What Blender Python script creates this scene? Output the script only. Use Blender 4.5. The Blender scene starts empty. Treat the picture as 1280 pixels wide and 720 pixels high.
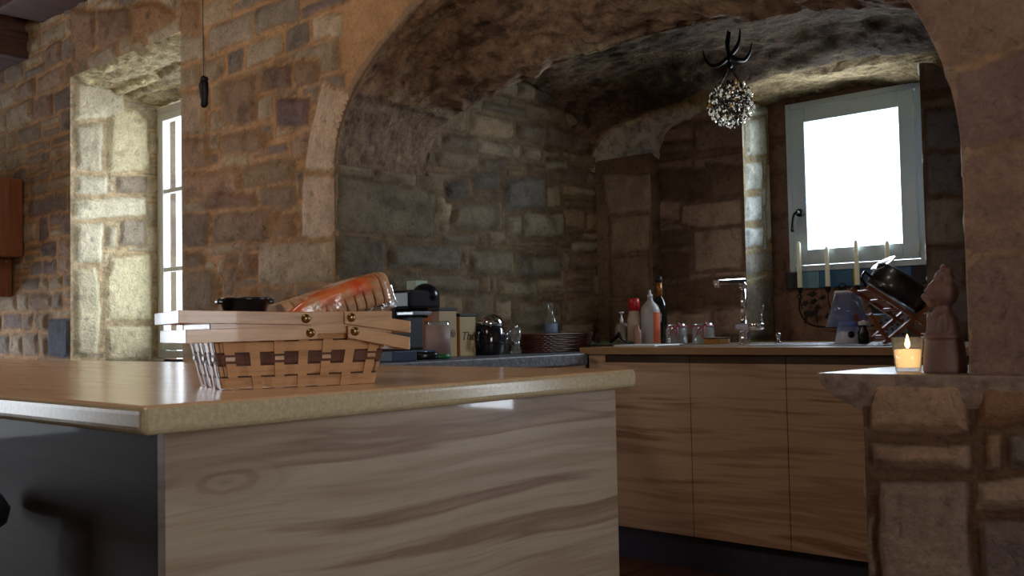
import bpy, bmesh, math, random
import numpy as np
from mathutils import Vector, Matrix
random.seed(7)
PI = math.pi
SC = bpy.context.scene
COL = SC.collection

# ------------------------------------------------------------------ camera
F, YAW, PIT, ROL, HC = 1234.65, .73379, .040718, -.019789, 1.013
def _cam():
    cy, sy, cp, sp, cr, sr = (math.cos(YAW), math.sin(YAW), math.cos(PIT), math.sin(PIT), math.cos(ROL), math.sin(ROL))
    a, b, u = Vector((-cy, 0, sy)), Vector((sy, 0, cy)), Vector((0, -1, 0))
    M = Matrix(((cr, -sr, 0), (sr, cr, 0), (0, 0, 1))) @ Matrix(((1, 0, 0), (0, cp, sp), (0, -sp, cp)))
    X, Y, Z = -(M @ a), M @ b, M @ u
    return Matrix(((X[0], Y[0], Z[0]), (X[1], Y[1], Z[1]), (X[2], Y[2], Z[2])))
MC = _cam()
EYE = Vector((0, 0, HC))
def P(px, py, X=None, Y=None, Z=None):
    """the point of a real plane (x, y or z = const) that the photo shows at a pixel"""
    d = MC.transposed() @ Vector(((px - 640) / F, (py - 360) / F, 1))
    t = X / d.x if X is not None else (Y / d.y if Y is not None else (Z - HC) / d.z)
    return EYE + d * t
cam = bpy.data.objects.new('camera', bpy.data.cameras.new('camera'))
COL.objects.link(cam)
r, dn, fw = MC[0], MC[1], MC[2]
cam.matrix_world = Matrix(((r[0], -dn[0], -fw[0], 0), (r[1], -dn[1], -fw[1], 0), (r[2], -dn[2], -fw[2], HC), (0, 0, 0, 1)))
cam.data.sensor_width = 36; cam.data.lens = F * 36 / 1280; cam.data.clip_start = .02; cam.data.clip_end = 200
SC.camera = cam
SC.view_settings.view_transform = 'Standard'
SC.view_settings.look = 'None'
SC.view_settings.exposure = -.12; SC.view_settings.gamma = 1.12

# ------------------------------------------------------------------ colour and materials
def lin(c):
    if isinstance(c, str):
        c = [int(c[i:i + 2], 16) / 255 for i in (0, 2, 4)]
    else:
        c = [v / 255 for v in c]
    return tuple((v / 12.92 if v < .04045 else ((v + .055) / 1.055) ** 2.4) for v in c)
class NT:
    def __init__(s, name):
        s.m = bpy.data.materials.new(name); s.m.use_nodes = True
        s.t = s.m.node_tree; s.n = s.t.nodes; s.l = s.t.links
        s.b = s.n['Principled BSDF']; s.out = s.n['Material Output']
    def node(s, typ, **k):
        n = s.n.new(typ)
        for a, v in k.items():
            if a in n.bl_rna.properties: setattr(n, a, v)
        return n
    def link(s, a, b): s.l.new(a, b)
    def pos(s): return s.node('ShaderNodeNewGeometry').outputs['Position']
    def mapping(s, vec, scale=(1, 1, 1), loc=(0, 0, 0), rot=(0, 0, 0)):
        m = s.node('ShaderNodeMapping'); s.link(vec, m.inputs['Vector'])
        m.inputs['Scale'].default_value = scale; m.inputs['Location'].default_value = loc; m.inputs['Rotation'].default_value = rot
        return m.outputs[0]
    def noise(s, vec, scale=5, detail=3, rough=.55, dist=0):
        n = s.node('ShaderNodeTexNoise'); s.link(vec, n.inputs['Vector'])
        n.inputs['Scale'].default_value = scale; n.inputs['Detail'].default_value = detail
        n.inputs['Roughness'].default_value = rough; n.inputs['Distortion'].default_value = dist
        return n.outputs['Fac']
    def ramp(s, fac, stops):
        n = s.node('ShaderNodeValToRGB'); s.link(fac, n.inputs[0]); e = n.color_ramp.elements
        while len(e) < len(stops): e.new(.5)
        for i, (p, c) in enumerate(stops):
            e[i].position = p; e[i].color = (*c, 1) if len(c) == 3 else c
        return n.outputs[0]
    def mix(s, fac, a, b, mode='MIX'):
        n = s.node('ShaderNodeMix', data_type='RGBA', blend_type=mode)
        for sock, v in ((n.inputs[0], fac), (n.inputs[6], a), (n.inputs[7], b)):
            if isinstance(v, (int, float)): sock.default_value = v
            elif isinstance(v, tuple): sock.default_value = (*v, 1)
            else: s.link(v, sock)
        return n.outputs[2]
    def math(s, op, a, b=None, c=None):
        n = s.node('ShaderNodeMath', operation=op)
        for sock, v in zip(n.inputs, (a, b, c)):
            if v is None: continue
            if isinstance(v, (int, float)): sock.default_value = v
            else: s.link(v, sock)
        return n.outputs[0]
    def bump(s, h, strength=.3, dist=.01):
        n = s.node('ShaderNodeBump'); s.link(h, n.inputs['Height'])
        n.inputs['Strength'].default_value = strength; n.inputs['Distance'].default_value = dist
        s.link(n.outputs[0], s.b.inputs['Normal'])
def simple(name, c, rough=.5, metal=0, var=.12, vs=30, spec=.5, coat=0, trans=0, ior=1.45, bump=0, emis=None, es=0):
    k = NT(name); col = lin(c)
    nz = k.noise(k.node('ShaderNodeTexCoord').outputs['Object'], vs, 4)
    lo = tuple(v * (1 - var) for v in col); hi = tuple(min(1, v * (1 + var)) for v in col)
    k.link(k.ramp(nz, [(.3, lo), (.7, hi)]), k.b.inputs['Base Color'])
    k.b.inputs['Roughness'].default_value = rough; k.b.inputs['Metallic'].default_value = metal
    k.b.inputs['Specular IOR Level'].default_value = spec; k.b.inputs['Coat Weight'].default_value = coat
    k.b.inputs['Transmission Weight'].default_value = trans; k.b.inputs['IOR'].default_value = ior
    if bump: k.bump(nz, bump, .004)
    if emis: k.b.inputs['Emission Color'].default_value = (*lin(emis), 1); k.b.inputs['Emission Strength'].default_value = es
    return k.m
def clear(name, tint=(235, 240, 240), rough=.03, body=.12):
    """thin clear glass: mostly see-through with a fresnel sheen"""
    k = NT(name); k.n.remove(k.b)
    tr = k.node('ShaderNodeBsdfTransparent'); tr.inputs[0].default_value = (*lin(tint), 1)
    gl = k.node('ShaderNodeBsdfGlossy'); gl.inputs['Roughness'].default_value = rough
    df = k.node('ShaderNodeBsdfDiffuse'); df.inputs[0].default_value = (*lin(tint), 1)
    nz = k.noise(k.node('ShaderNodeTexCoord').outputs['Object'], 9, 2)
    m0 = k.node('ShaderNodeMixShader'); k.link(k.math('MULTIPLY', nz, body * 2), m0.inputs[0]); k.link(tr.outputs[0], m0.inputs[1]); k.link(df.outputs[0], m0.inputs[2])
    fr = k.node('ShaderNodeLayerWeight'); fr.inputs[0].default_value = .35
    m1 = k.node('ShaderNodeMixShader'); k.link(k.math('MULTIPLY', fr.outputs['Facing'], .7), m1.inputs[0]); k.link(m0.outputs[0], m1.inputs[1]); k.link(gl.outputs[0], m1.inputs[2])
    k.link(m1.outputs[0], k.out.inputs[0])
    return k.m
def stone_mat(name='masonry_stone', fine=70, strength=.55):
    k = NT(name); p = k.pos()
    at = k.node('ShaderNodeAttribute', attribute_name='Col')
    n1 = k.noise(p, 11, 8, .68, .3); n2 = k.noise(p, fine, 8, .7)
    n3 = k.noise(p, 30, 5, .65, .8)
    c = k.mix(1.0, at.outputs['Color'], k.ramp(n1, [(.3, (.74, .73, .72)), (.5, (1, 1, 1)), (.72, (1.28, 1.26, 1.22))]), 'MULTIPLY')
    c = k.mix(1.0, c, k.ramp(n3, [(.30, (.56, .56, .58)), (.44, (1, 1, 1)), (.66, (1.02, 1.0, .98)), (.76, (1.35, 1.33, 1.3))]), 'MULTIPLY')
    if name == 'vault_rubble':
        n4 = k.noise(k.mapping(p, (1, 1.5, 1)), 15, 9, .74, .15)
        c = k.mix(1.0, c, k.ramp(n4, [(.34, (.38, .34, .33)), (.47, (.85, .8, .78)), (.56, (1.1, 1.05, 1.0)), (.68, (1.5, 1.42, 1.3))]), 'MULTIPLY')
    c = k.mix(1.0, c, k.ramp(n2, [(.35, (.82, .82, .82)), (.65, (1.16, 1.16, 1.16))]), 'MULTIPLY')
    k.link(c, k.b.inputs['Base Color'])
    k.b.inputs['Roughness'].default_value = .92; k.b.inputs['Specular IOR Level'].default_value = .15
    h = k.math('ADD', k.math('MULTIPLY', n3, .9), k.math('MULTIPLY', n2, .5))
    if name == 'vault_rubble': h = k.math('ADD', h, k.math('MULTIPLY', n4, 1.6))
    k.bump(h, strength, .026)
    return k.m
def laminate(name, light, mid, dark, rough=.22, knot=None, tint=1, seed=0, coat=0):
    k = NT(name); p = k.pos()
    sx = k.node('ShaderNodeSeparateXYZ'); k.link(p, sx.inputs[0])
    h = k.math('ADD', sx.outputs[0], sx.outputs[1]); z = sx.outputs[2]
    cb = k.node('ShaderNodeCombineXYZ'); k.link(h, cb.inputs[0]); k.link(z, cb.inputs[2]); cb.inputs[1].default_value = seed
    v = cb.outputs[0]
    w = k.noise(k.mapping(v, (1.1, 1, 2.2)), 1.2, 2, .5)
    zz = k.math('ADD', z, k.math('MULTIPLY', w, .09))
    cb2 = k.node('ShaderNodeCombineXYZ'); k.link(h, cb2.inputs[0]); k.link(zz, cb2.inputs[2]); cb2.inputs[1].default_value = seed
    v2 = cb2.outputs[0]
    if knot:
        dh = k.math('DIVIDE', k.math('SUBTRACT', h, knot[0]), knot[2]); dz = k.math('DIVIDE', k.math('SUBTRACT', z, knot[1]), knot[3])
        d = k.math('SQRT', k.math('ADD', k.math('MULTIPLY', dh, dh), k.math('MULTIPLY', dz, dz)))
        d = k.math('ADD', d, k.math('MULTIPLY', k.noise(v, 14, 3), .35))
    band = k.noise(k.mapping(v2, (.45, 1, 9)), 1.5, 6, .55, .1)
    fine = k.noise(k.mapping(v2, (2.2, 1, 55)), 2.2, 5, .62, .3)
    thin = k.noise(k.mapping(v2, (.7, 1, 26)), 1.5, 3, .5, .2)
    L, Md, D = lin(light), lin(mid), lin(dark)
    c = k.ramp(band, [(.30, L), (.40, Md), (.46, L), (.535, L), (.60, D), (.66, Md), (.76, L)])
    c = k.mix(.6, c, k.ramp(fine, [(.3, (.8, .76, .72)), (.7, (1.12, 1.1, 1.08))]), 'MULTIPLY')
    c = k.mix(1.0, c, k.ramp(thin, [(.565, (1, 1, 1)), (.6, (.86, .82, .78)), (.635, (1, 1, 1))]), 'MULTIPLY')
    if knot:
        ring = k.math('SINE', k.math('MULTIPLY', d, 17))
        fall = k.ramp(d, [(.1, (1, 1, 1)), (.55, (.8, .8, .8)), (1.3, (0, 0, 0))])
        rc = k.ramp(ring, [(.0, Md), (.8, D)])
        kc = k.mix(k.ramp(d, [(.08, (1, 1, 1)), (.28, (0, 0, 0))]), rc, tuple(x * .55 for x in D))
        c = k.mix(k.math('MULTIPLY', fall, .85), c, kc)
    k.link(c, k.b.inputs['Base Color'])
    k.b.inputs['Roughness'].default_value = rough; k.b.inputs['Specular IOR Level'].default_value = .5
    k.b.inputs['Coat Weight'].default_value = coat; k.b.inputs['Coat Roughness'].default_value = .04
    return k.m
def wood(name, c, d, rough=.5, axis=0, sc=1.0, coat=0):
    k = NT(name); p = k.node('ShaderNodeTexCoord').outputs['Object']
    s = [18 * sc] * 3; s[axis] = 1.6 * sc
    n = k.noise(k.mapping(p, tuple(s)), 3, 6, .6, .6)
    k.link(k.ramp(n, [(.3, lin(d)), (.5, lin(c)), (.75, tuple(min(1, v * 1.2) for v in lin(c)))]), k.b.inputs['Base Color'])
    k.b.inputs['Roughness'].default_value = rough; k.b.inputs['Coat Weight'].default_value = coat
    k.bump(n, .15, .003)
    return k.m

M = {}
M['stone'] = stone_mat()
M['vault'] = stone_mat('vault_rubble', 45, 1.0)
M['smooth'] = stone_mat('dressed_stone', 90, .35)
kn = P(282, 603, X=-1.265)
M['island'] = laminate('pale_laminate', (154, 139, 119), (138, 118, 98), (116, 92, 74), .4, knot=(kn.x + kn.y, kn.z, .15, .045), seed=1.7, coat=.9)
M['island_dark'] = laminate('dark_laminate', (40, 32, 32), (34, 27, 27), (28, 22, 22), .55, seed=4, coat=.04)  # dark laminate of the long side, back and far panels
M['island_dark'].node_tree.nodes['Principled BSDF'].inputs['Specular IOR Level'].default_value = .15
M['laminate'] = laminate('beige_laminate', (198, 168, 142), (172, 138, 116), (146, 108, 88), .35, seed=6.3)
M['top_wood'] = wood('worktop_wood', (205, 165, 118), (188, 146, 100), .16, axis=0, sc=.35, coat=.6)
M['top_edge'] = simple('worktop_edge', (178, 164, 124), .35, var=.08, vs=60)
M['sink_top'] = simple('sink_worktop_laminate', (150, 118, 86), .3, var=.08, vs=40)

M['black'] = simple('black_plastic', (14, 17, 26), .25, var=.2)
M['black_matt'] = simple('black_matt', (20, 20, 24), .6, var=.2)
M['iron'] = simple('wrought_iron', (16, 15, 18), .55, metal=.4, var=.3)
M['steel'] = simple('brushed_steel', (175, 182, 190), .28, metal=1, var=.06)
M['chrome'] = simple('chrome', (225, 230, 235), .08, metal=1, var=.03)
M['rail'] = simple('handle_rail', (92, 80, 74), .32, metal=1, var=.08)
M['plinth'] = simple('dark_plinth', (58, 62, 80), .4, var=.15)
M['glass'] = clear('clear_glass')
M['pane'] = clear('window_glass', (250, 252, 255), .02, .02)
M['white'] = simple('white_paint', (205, 212, 210), .45, var=.04)
M['bloom_white'] = simple('bloom_white_paint', (186, 206, 220), .45, var=.04)  # white frame paint tinted blue to carry the window's bloom
M['pvc'] = simple('white_plastic', (215, 218, 220), .35, var=.05)
M['frame_cream'] = simple('cream_paint', (190, 178, 152), .5, var=.06)
M['red'] = simple('red_plastic', (176, 28, 34), .35)
M['orange'] = simple('orange_paper', (214, 92, 52), .5)
M['cream'] = simple('cream_enamel', (168, 145, 100), .45, var=.05)
M['slab'] = simple('stone_counter', (96, 98, 106), .45, var=.45, vs=55, bump=.9)
M['wax'] = simple('candle_wax', (226, 220, 196), .5, var=.04, emis=(220, 215, 180), es=.08)
M['terracotta'] = simple('terracotta_clay', (100, 68, 58), .6, var=.25, vs=22, bump=.5)
M['beam'] = wood('old_beam', (74, 48, 42), (34, 22, 22), .8, axis=1, sc=.5)
M['cab_wood'] = wood('brown_cabinet_wood', (124, 72, 44), (94, 52, 32), .4, axis=2, sc=.6)
M['rack_wood'] = wood('rack_wood', (132, 76, 44), (100, 54, 30), .5, axis=0)
M['splint'] = wood('basket_splint', (188, 140, 96), (156, 110, 72), .3, axis=0, sc=2, coat=.3)
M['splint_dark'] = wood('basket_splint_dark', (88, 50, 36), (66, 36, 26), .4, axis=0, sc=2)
M['wicker'] = simple('dark_wicker', (74, 38, 30), .45, var=.4, vs=90)
M['brass'] = simple('brass_rivet', (140, 112, 70), .3, metal=1)
M['crust'] = simple('bread_slice', (196, 150, 110), .8, var=.25, vs=70, bump=.6)

# ------------------------------------------------------------------ mesh helpers
def curve(pts, rad, k=5):
    """Catmull-Rom through the points, radii too"""
    p = [Vector(q) for q in pts]; rs = list(rad) if isinstance(rad, (list, tuple)) else [rad] * len(p); o, r_ = [], []
    for i in range(len(p) - 1):
        a, b, c, d = p[max(0, i - 1)], p[i], p[i + 1], p[min(len(p) - 1, i + 2)]
        for j in range(k):
            t = j / k; o.append(.5 * ((2 * b) + (c - a) * t + (2 * a - 5 * b + 4 * c - d) * t * t + (3 * b - a - 3 * c + d) * t ** 3)); r_.append(rs[i] * (1 - t) + rs[i + 1] * t)
    return o + [p[-1]], r_ + [rs[-1]]
class G:
    def __init__(s): s.v = []; s.f = []; s.sm = []
    def add(s, vs, fs, smooth=False):
        o = len(s.v); s.v += [tuple(v) for v in vs]; s.f += [tuple(i + o for i in f) for f in fs]; s.sm += [smooth] * len(fs); return s
    def box(s, x0, x1, y0, y1, z0, z1):
        return s.add([(x, y, z) for x in (x0, x1) for y in (y0, y1) for z in (z0, z1)],
                     [(0, 1, 3, 2), (4, 6, 7, 5), (0, 4, 5, 1), (2, 3, 7, 6), (0, 2, 6, 4), (1, 5, 7, 3)])
    def obox(s, c, u, v, w):
        c, u, v, w = map(Vector, (c, u, v, w))
        return s.add([c + a * u + b * v + d * w for a in (-1, 1) for b in (-1, 1) for d in (-1, 1)],
                     [(0, 1, 3, 2), (4, 6, 7, 5), (0, 4, 5, 1), (2, 3, 7, 6), (0, 2, 6, 4), (1, 5, 7, 3)])
    def bar(s, a, b, w, t, up=(0, 0, 1)):
        a, b = Vector(a), Vector(b); d = b - a; n = d.cross(Vector(up)).normalized(); m = n.cross(d).normalized()
        return s.obox((a + b) / 2, d / 2, n * w / 2, m * t / 2)
    def lathe(s, prof, c=(0, 0, 0), seg=24, axis=None, smooth=True):
        c = Vector(c); q = Vector((0, 0, 1)).rotation_difference(Vector(axis).normalized()) if axis is not None else None
        vs = []
        for (rr, z) in prof:
            for i in range(seg):
                a = 2 * PI * i / seg; p = Vector((rr * math.cos(a), rr * math.sin(a), z))
                if q: p = q @ p
                vs.append(c + p)
        fs = [(j * seg + i, j * seg + (i + 1) % seg, (j + 1) * seg + (i + 1) % seg, (j + 1) * seg + i) for j in range(len(prof) - 1) for i in range(seg)]
        if prof[0][0] > 1e-6: fs.append(tuple(range(seg - 1, -1, -1)))
        if prof[-1][0] > 1e-6: fs.append(tuple((len(prof) - 1) * seg + i for i in range(seg)))
        return s.add(vs, fs, smooth)
    def cyl(s, a, b, r0, r1=None, seg=16):
        a, b = Vector(a), Vector(b); r1 = r0 if r1 is None else r1
        return s.lathe([(r0, 0), (r1, (b - a).length)], a, seg, b - a)
    def tube(s, pts, rad, seg=8, closed=False):
        pts = [Vector(p) for p in pts]; n = len(pts); rs = rad if isinstance(rad, (list, tuple)) else [rad] * n
        vs = []; t0 = (pts[1] - pts[0]).normalized(); up = Vector((0, 0, 1)) if abs(t0.z) < .9 else Vector((1, 0, 0)); nrm = t0.cross(up).normalized()
        for i, p in enumerate(pts):
            t = (pts[(i + 1) % n] - pts[i - 1]).normalized() if (closed or 0 < i < n - 1) else (t0 if i == 0 else (pts[-1] - pts[-2]).normalized())
            nrm = (nrm - t * nrm.dot(t)).normalized(); bn = t.cross(nrm)
            for k in range(seg):
                a = 2 * PI * k / seg; vs.append(p + (nrm * math.cos(a) + bn * math.sin(a)) * rs[i])
        m = n if closed else n - 1
        fs = [(j * seg + k, j * seg + (k + 1) % seg, ((j + 1) % n) * seg + (k + 1) % seg, ((j + 1) % n) * seg + k) for j in range(m) for k in range(seg)]
        if not closed: fs += [tuple(range(seg - 1, -1, -1)), tuple((n - 1) * seg + k for k in range(seg))]
        return s.add(vs, fs, True)
    def sphere(s, c, r, seg=16, ring=10, sc=(1, 1, 1)):
        vs = []; c = Vector(c)
        prof = [(math.sin(PI * j / ring) * r + (1e-7 if j in (0, ring) else 0), -math.cos(PI * j / ring) * r) for j in range(ring + 1)]
        o = len(s.v); s.lathe(prof, (0, 0, 0), seg)
        for i in range(o, len(s.v)):
            v = s.v[i]; s.v[i] = (c.x + v[0] * sc[0], c.y + v[1] * sc[1], c.z + v[2] * sc[2])
        return s
    def prism(s, poly, o, u, v, w):
        """polygon (a, b) in the plane o + a u + b v, extruded by vector w"""
        o, u, v, w = map(Vector, (o, u, v, w)); n = len(poly)
        vs = [o + a * u + b * v for a, b in poly] + [o + a * u + b * v + w for a, b in poly]
        return s.add(vs, [tuple(range(n - 1, -1, -1)), tuple(range(n, 2 * n))] + [(i, (i + 1) % n, n + (i + 1) % n, n + i) for i in range(n)])
    def build(s, name, mat, parent=None, bevel=0, bseg=2, merge=False, loc=None, label=None):
        me = bpy.data.meshes.new(name)
        org = Vector(loc) if loc is not None else None
        vs = [tuple(Vector(v) - org) for v in s.v] if org is not None else s.v
        me.from_pydata(vs, [], s.f); me.polygons.foreach_set('use_smooth', s.sm)
        bm = bmesh.new(); bm.from_mesh(me)
        if merge: bmesh.ops.remove_doubles(bm, verts=bm.verts, dist=1e-5)
        bmesh.ops.recalc_face_normals(bm, faces=bm.faces); bm.to_mesh(me); bm.free()
        me.materials.append(mat); o = bpy.data.objects.new(name, me); COL.objects.link(o)
        if org is not None: o.location = org
        if parent: o.parent = parent
        if label: o['label'] = label
        if bevel:
            b = o.modifiers.new('bevel', 'BEVEL'); b.width = bevel; b.segments = bseg; b.limit_method = 'ANGLE'; b.angle_limit = .6
        return o
def thing(name, label, cat, loc=(0, 0, 0), rz=0, group=None):
    o = bpy.data.objects.new(name, None); COL.objects.link(o); o.location = loc; o.rotation_euler.z = rz
    o.empty_display_size = .05
    return tag(o, label, cat, group)
def tag(o, label, cat, group=None):
    o['label'] = label; o['category'] = cat
    if group: o['group'] = group
    return o
def struct(o): o['kind'] = 'structure'; return o
def dup(root, loc, rz=None, label=None):
    rt = root.copy(); COL.objects.link(rt); rt.location = loc
    if rz is not None: rt.rotation_euler.z = rz
    if label: rt['label'] = label
    for ch in list(root.children):
        c = ch.copy(); COL.objects.link(c); c.parent = rt
        for g in ch.children:
            d = g.copy(); COL.objects.link(d); d.parent = c
    return rt

# ------------------------------------------------------------------ numpy noise and masonry
def _h(ix, iy, s):
    n = (ix.astype(np.int64) * 374761393 + iy.astype(np.int64) * 668265263 + s * 1442695041) & 0x7fffffff
    n = ((n ^ (n >> 13)) * 1274126177) & 0x7fffffff
    return ((n ^ (n >> 16)) & 0xffff) / 65535.
def vn(x, y, s=0):
    x = np.asarray(x, float); y = np.asarray(y, float)
    ix, iy = np.floor(x), np.floor(y); fx, fy = x - ix, y - iy; fx = fx * fx * (3 - 2 * fx); fy = fy * fy * (3 - 2 * fy)
    a = _h(ix, iy, s); b = _h(ix + 1, iy, s); c = _h(ix, iy + 1, s); d = _h(ix + 1, iy + 1, s)
    return (a * (1 - fx) + b * fx) * (1 - fy) + (c * (1 - fx) + d * fx) * fy
def fbm(x, y, s=0, o=4, g=.55):
    r = 0; a = 1; t = 0
    for i in range(o):
        r = r + a * (vn(x * 2 ** i + i * 17.3, y * 2 ** i - i * 9.1, s + i) - .5) * 2; t += a; a *= g
    return r / t
def sst(a, b, x):
    t = np.clip((x - a) / (b - a), 0, 1); return t * t * (3 - 2 * t)
def poly_sdf(U, V, poly):
    n = len(poly); d = np.full(U.shape, 1e9); ins = np.zeros(U.shape, bool)
    for i in range(n):
        ax, ay = poly[i]; bx, by = poly[i - 1]; ex, ey = bx - ax, by - ay
        wx, wy = U - ax, V - ay; t = np.clip((wx * ex + wy * ey) / (ex * ex + ey * ey + 1e-12), 0, 1)
        d = np.minimum(d, (wx - ex * t) ** 2 + (wy - ey * t) ** 2)
        c1 = (ay > V) != (by > V)
        with np.errstate(divide='ignore', invalid='ignore'):
            xi = (bx - ax) * (V - ay) / (by - ay + 1e-12) + ax
        ins ^= c1 & (U < xi)
    d = np.sqrt(d); return np.where(ins, -d, d)
def rows(u0, u1, v0, v1, rh, rw, rng, gap=.016, split=.15):
    out = []; v = v0
    while v < v1:
        h = rng.uniform(*rh); u = u0 - rng.uniform(0, rw[0])
        while u < u1:
            w = rng.uniform(*rw) * (1.15 if h > .8 * rh[1] else 1)
            j = lambda: rng.uniform(-.011, .011) * (h / .12)
            a, b, c, d = u + gap / 2, u + w - gap / 2, v + gap / 2, v + h - gap / 2
            if rng.random() < split and h > .09:
                m = c + (d - c) * rng.uniform(.4, .6)
                out.append([(a + j(), c + j()), (b + j(), c + j()), (b, m - gap / 2), (a, m - gap / 2)])
                out.append([(a, m + gap / 2), (b, m + gap / 2 + j()), (b + j(), d + j()), (a + j(), d + j())])
            else:
                out.append([(a + j(), c + j()), ((a + b) / 2, c + j()), (b + j(), c + j()), (b + j(), d + j()), ((a + b) / 2, d + j()), (a + j(), d + j())])
            u += w
        v += h
    return out
PAL1 = [(166, 148, 124), (152, 136, 118), (176, 158, 134), (142, 130, 116), (164, 144, 116), (134, 122, 112), (156, 130, 110), (182, 164, 138), (128, 112, 108)]
PALN = [(138, 122, 98), (124, 110, 92), (146, 130, 106), (112, 100, 86), (140, 122, 96), (152, 138, 112), (120, 102, 84)]
PALB = [(164, 142, 132), (150, 130, 122), (178, 156, 142), (158, 138, 130), (138, 120, 114)]
def masonry(name, O, U, V, L, H, N, step=.014, stones=(), custom=(), pal=PAL1, mortar=(176, 134, 94), amp=.016, hole=None, snap=None,
            seed=0, mat=None, wob=.014, tint=None, edge=.03, build=True, rnd=.012, rough=1.0):
    O, U, V, N = (np.array(a, float) for a in (O, U, V, N))
    nu, nv = max(2, int(round(L / step))) + 1, max(2, int(round(H / step))) + 1
    uu, vv = np.meshgrid(np.linspace(0, L, nu), np.linspace(0, H, nv), indexing='ij')
    rng = random.Random(seed)
    if snap: uu, vv = snap(uu, vv)
    wu = uu + wob * fbm(uu * 7, vv * 7, seed + 5, 3); wv = vv + wob * fbm(uu * 7 + 40, vv * 7, seed + 9, 3)
    wv = wv + .018 * fbm(uu * 1.1, vv * 1.1, seed + 31, 2)
    S = np.full(uu.shape, .5); C = np.zeros(uu.shape + (3,)) + np.array(lin(mortar)); Hh = np.zeros(uu.shape); SC_ = np.full(uu.shape, .5)
    mort_var = 1 + .16 * fbm(uu * 9, vv * 9, seed + 77, 3); C = C * mort_var[..., None]
    def window(poly, m=.06):
        xs = [p[0] for p in poly]; ys = [p[1] for p in poly]
        i0 = max(0, int((min(xs) - m) / L * (nu - 1))); i1 = min(nu, int((max(xs) + m) / L * (nu - 1)) + 2)
        j0 = max(0, int((min(ys) - m) / H * (nv - 1))); j1 = min(nv, int((max(ys) + m) / H * (nv - 1)) + 2)
        return (slice(i0, i1), slice(j0, j1)) if i0 < i1 and j0 < j1 else None
    def lay(poly, col, raise_, cust, rough_):
        w = window(poly)
        if w is None: return
        d = poly_sdf(wu[w], wv[w], poly) + rnd * .2
        if cust: SC_[w] = np.minimum(SC_[w], d)
        else: d = np.maximum(d, .012 - SC_[w])
        take = d < S[w]
        S[w] = np.where(take, d, S[w])
        k = sst(.003, -.008, d) * take
        C[w] = C[w] * (1 - k[..., None]) + np.array(col) * k[..., None]
        dome = sst(0, -.028, d)
        cu = sum(p[0] for p in poly) / len(poly); cv = sum(p[1] for p in poly) / len(poly)
        til = (uu[w] - cu) * tlu + (vv[w] - cv) * tlv
        hh = dome * raise_ + til * sst(0, -.01, d) + rough_ * .007 * fbm(uu[w] * 22, vv[w] * 22, seed + 3, 4) * dome
        Hh[w] = np.where(take, hh, Hh[w])
    for st in custom:
        poly, col = st[0], st[1]; tlu = tlv = 0
        lay(poly, lin(col), amp * (st[2] if len(st) > 2 else 1), True, st[3] if len(st) > 3 else .6)
    for poly in stones:
        c = np.array(lin(rng.choice(pal))) * rng.uniform(.82, 1.18); tlu = rng.uniform(-.03, .03); tlv = rng.uniform(-.04, .04)
        lay(poly, c, amp * rng.uniform(.5, 1.15), False, rough)
    # joint dirt and painted crevice shade along stone edges, then weather stains
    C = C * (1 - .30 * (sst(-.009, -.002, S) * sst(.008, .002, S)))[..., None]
    stain = fbm(uu * 3.1, vv * 3.1, seed + 50, 4); C = C * (1 + .22 * stain[..., None])
    dk = sst(.25, .6, fbm(uu * 9, vv * 9, seed + 60, 4)) * (S < 0); C = C * (1 - .35 * dk[..., None])
    if tint is not None: C = C * tint(uu, vv)[..., None] if tint(uu, vv).ndim == 2 else C * tint(uu, vv)
    Hh = Hh + .004 * fbm(uu * 14, vv * 14, seed + 2, 4)
    e = np.minimum.reduce([uu, L - uu, vv, H - vv]); fade = sst(0, edge, e)
    keep = None
    if hole is not None:
        hd = hole(uu, vv)       # distance outside the hole (negative inside)
        fade = fade * sst(0, edge, hd)
        cu_, cv_ = (uu[:-1, :-1] + uu[1:, 1:]) / 2, (vv[:-1, :-1] + vv[1:, 1:]) / 2
        keep = hole(cu_, cv_) > 0
    Hh = Hh * fade
    Pp = O + uu[..., None] * U + vv[..., None] * V + Hh[..., None] * N
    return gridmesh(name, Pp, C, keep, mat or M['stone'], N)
def gridmesh(name, Pp, C, keep, mat, N=None):
    nu, nv = Pp.shape[:2]
    idx = np.arange(nu * nv).reshape(nu, nv)
    q = np.stack([idx[:-1, :-1], idx[1:, :-1], idx[1:, 1:], idx[:-1, 1:]], -1)
    q = q[keep] if keep is not None else q.reshape(-1, 4)
    q = q.reshape(-1, 4)
    vs = Pp.reshape(-1, 3); cs = C.reshape(-1, 3)
    used = np.zeros(len(vs), bool); used[q.ravel()] = True; rm = np.cumsum(used) - 1
    q = rm[q]; vs = vs[used]; cs = cs[used]
    if N is not None and len(q):
        a = np.cross(vs[q[0][1]] - vs[q[0][0]], vs[q[0][2]] - vs[q[0][0]])
        if a @ N < 0: q = q[:, ::-1]
    me = bpy.data.meshes.new(name)
    me.vertices.add(len(vs)); me.vertices.foreach_set('co', vs.astype(np.float32).ravel())
    me.loops.add(q.size); me.loops.foreach_set('vertex_index', q.astype(np.int32).ravel())
    me.polygons.add(len(q)); me.polygons.foreach_set('loop_start', np.arange(0, q.size, 4, dtype=np.int32))
    me.polygons.foreach_set('use_smooth', np.ones(len(q), bool)); me.update(calc_edges=True)
    at = me.attributes.new('Col', 'FLOAT_COLOR', 'POINT')
    at.data.foreach_set('color', np.concatenate([np.clip(cs, 0, 1), np.ones((len(cs), 1))], 1).astype(np.float32).ravel())
    me.materials.append(mat); o = bpy.data.objects.new(name, me); COL.objects.link(o)
    return struct(o)
def quad(pl, **k):
    """pixel outline -> list of points on a wall plane"""
    return [P(x, y, **k) for x, y in pl]
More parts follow.
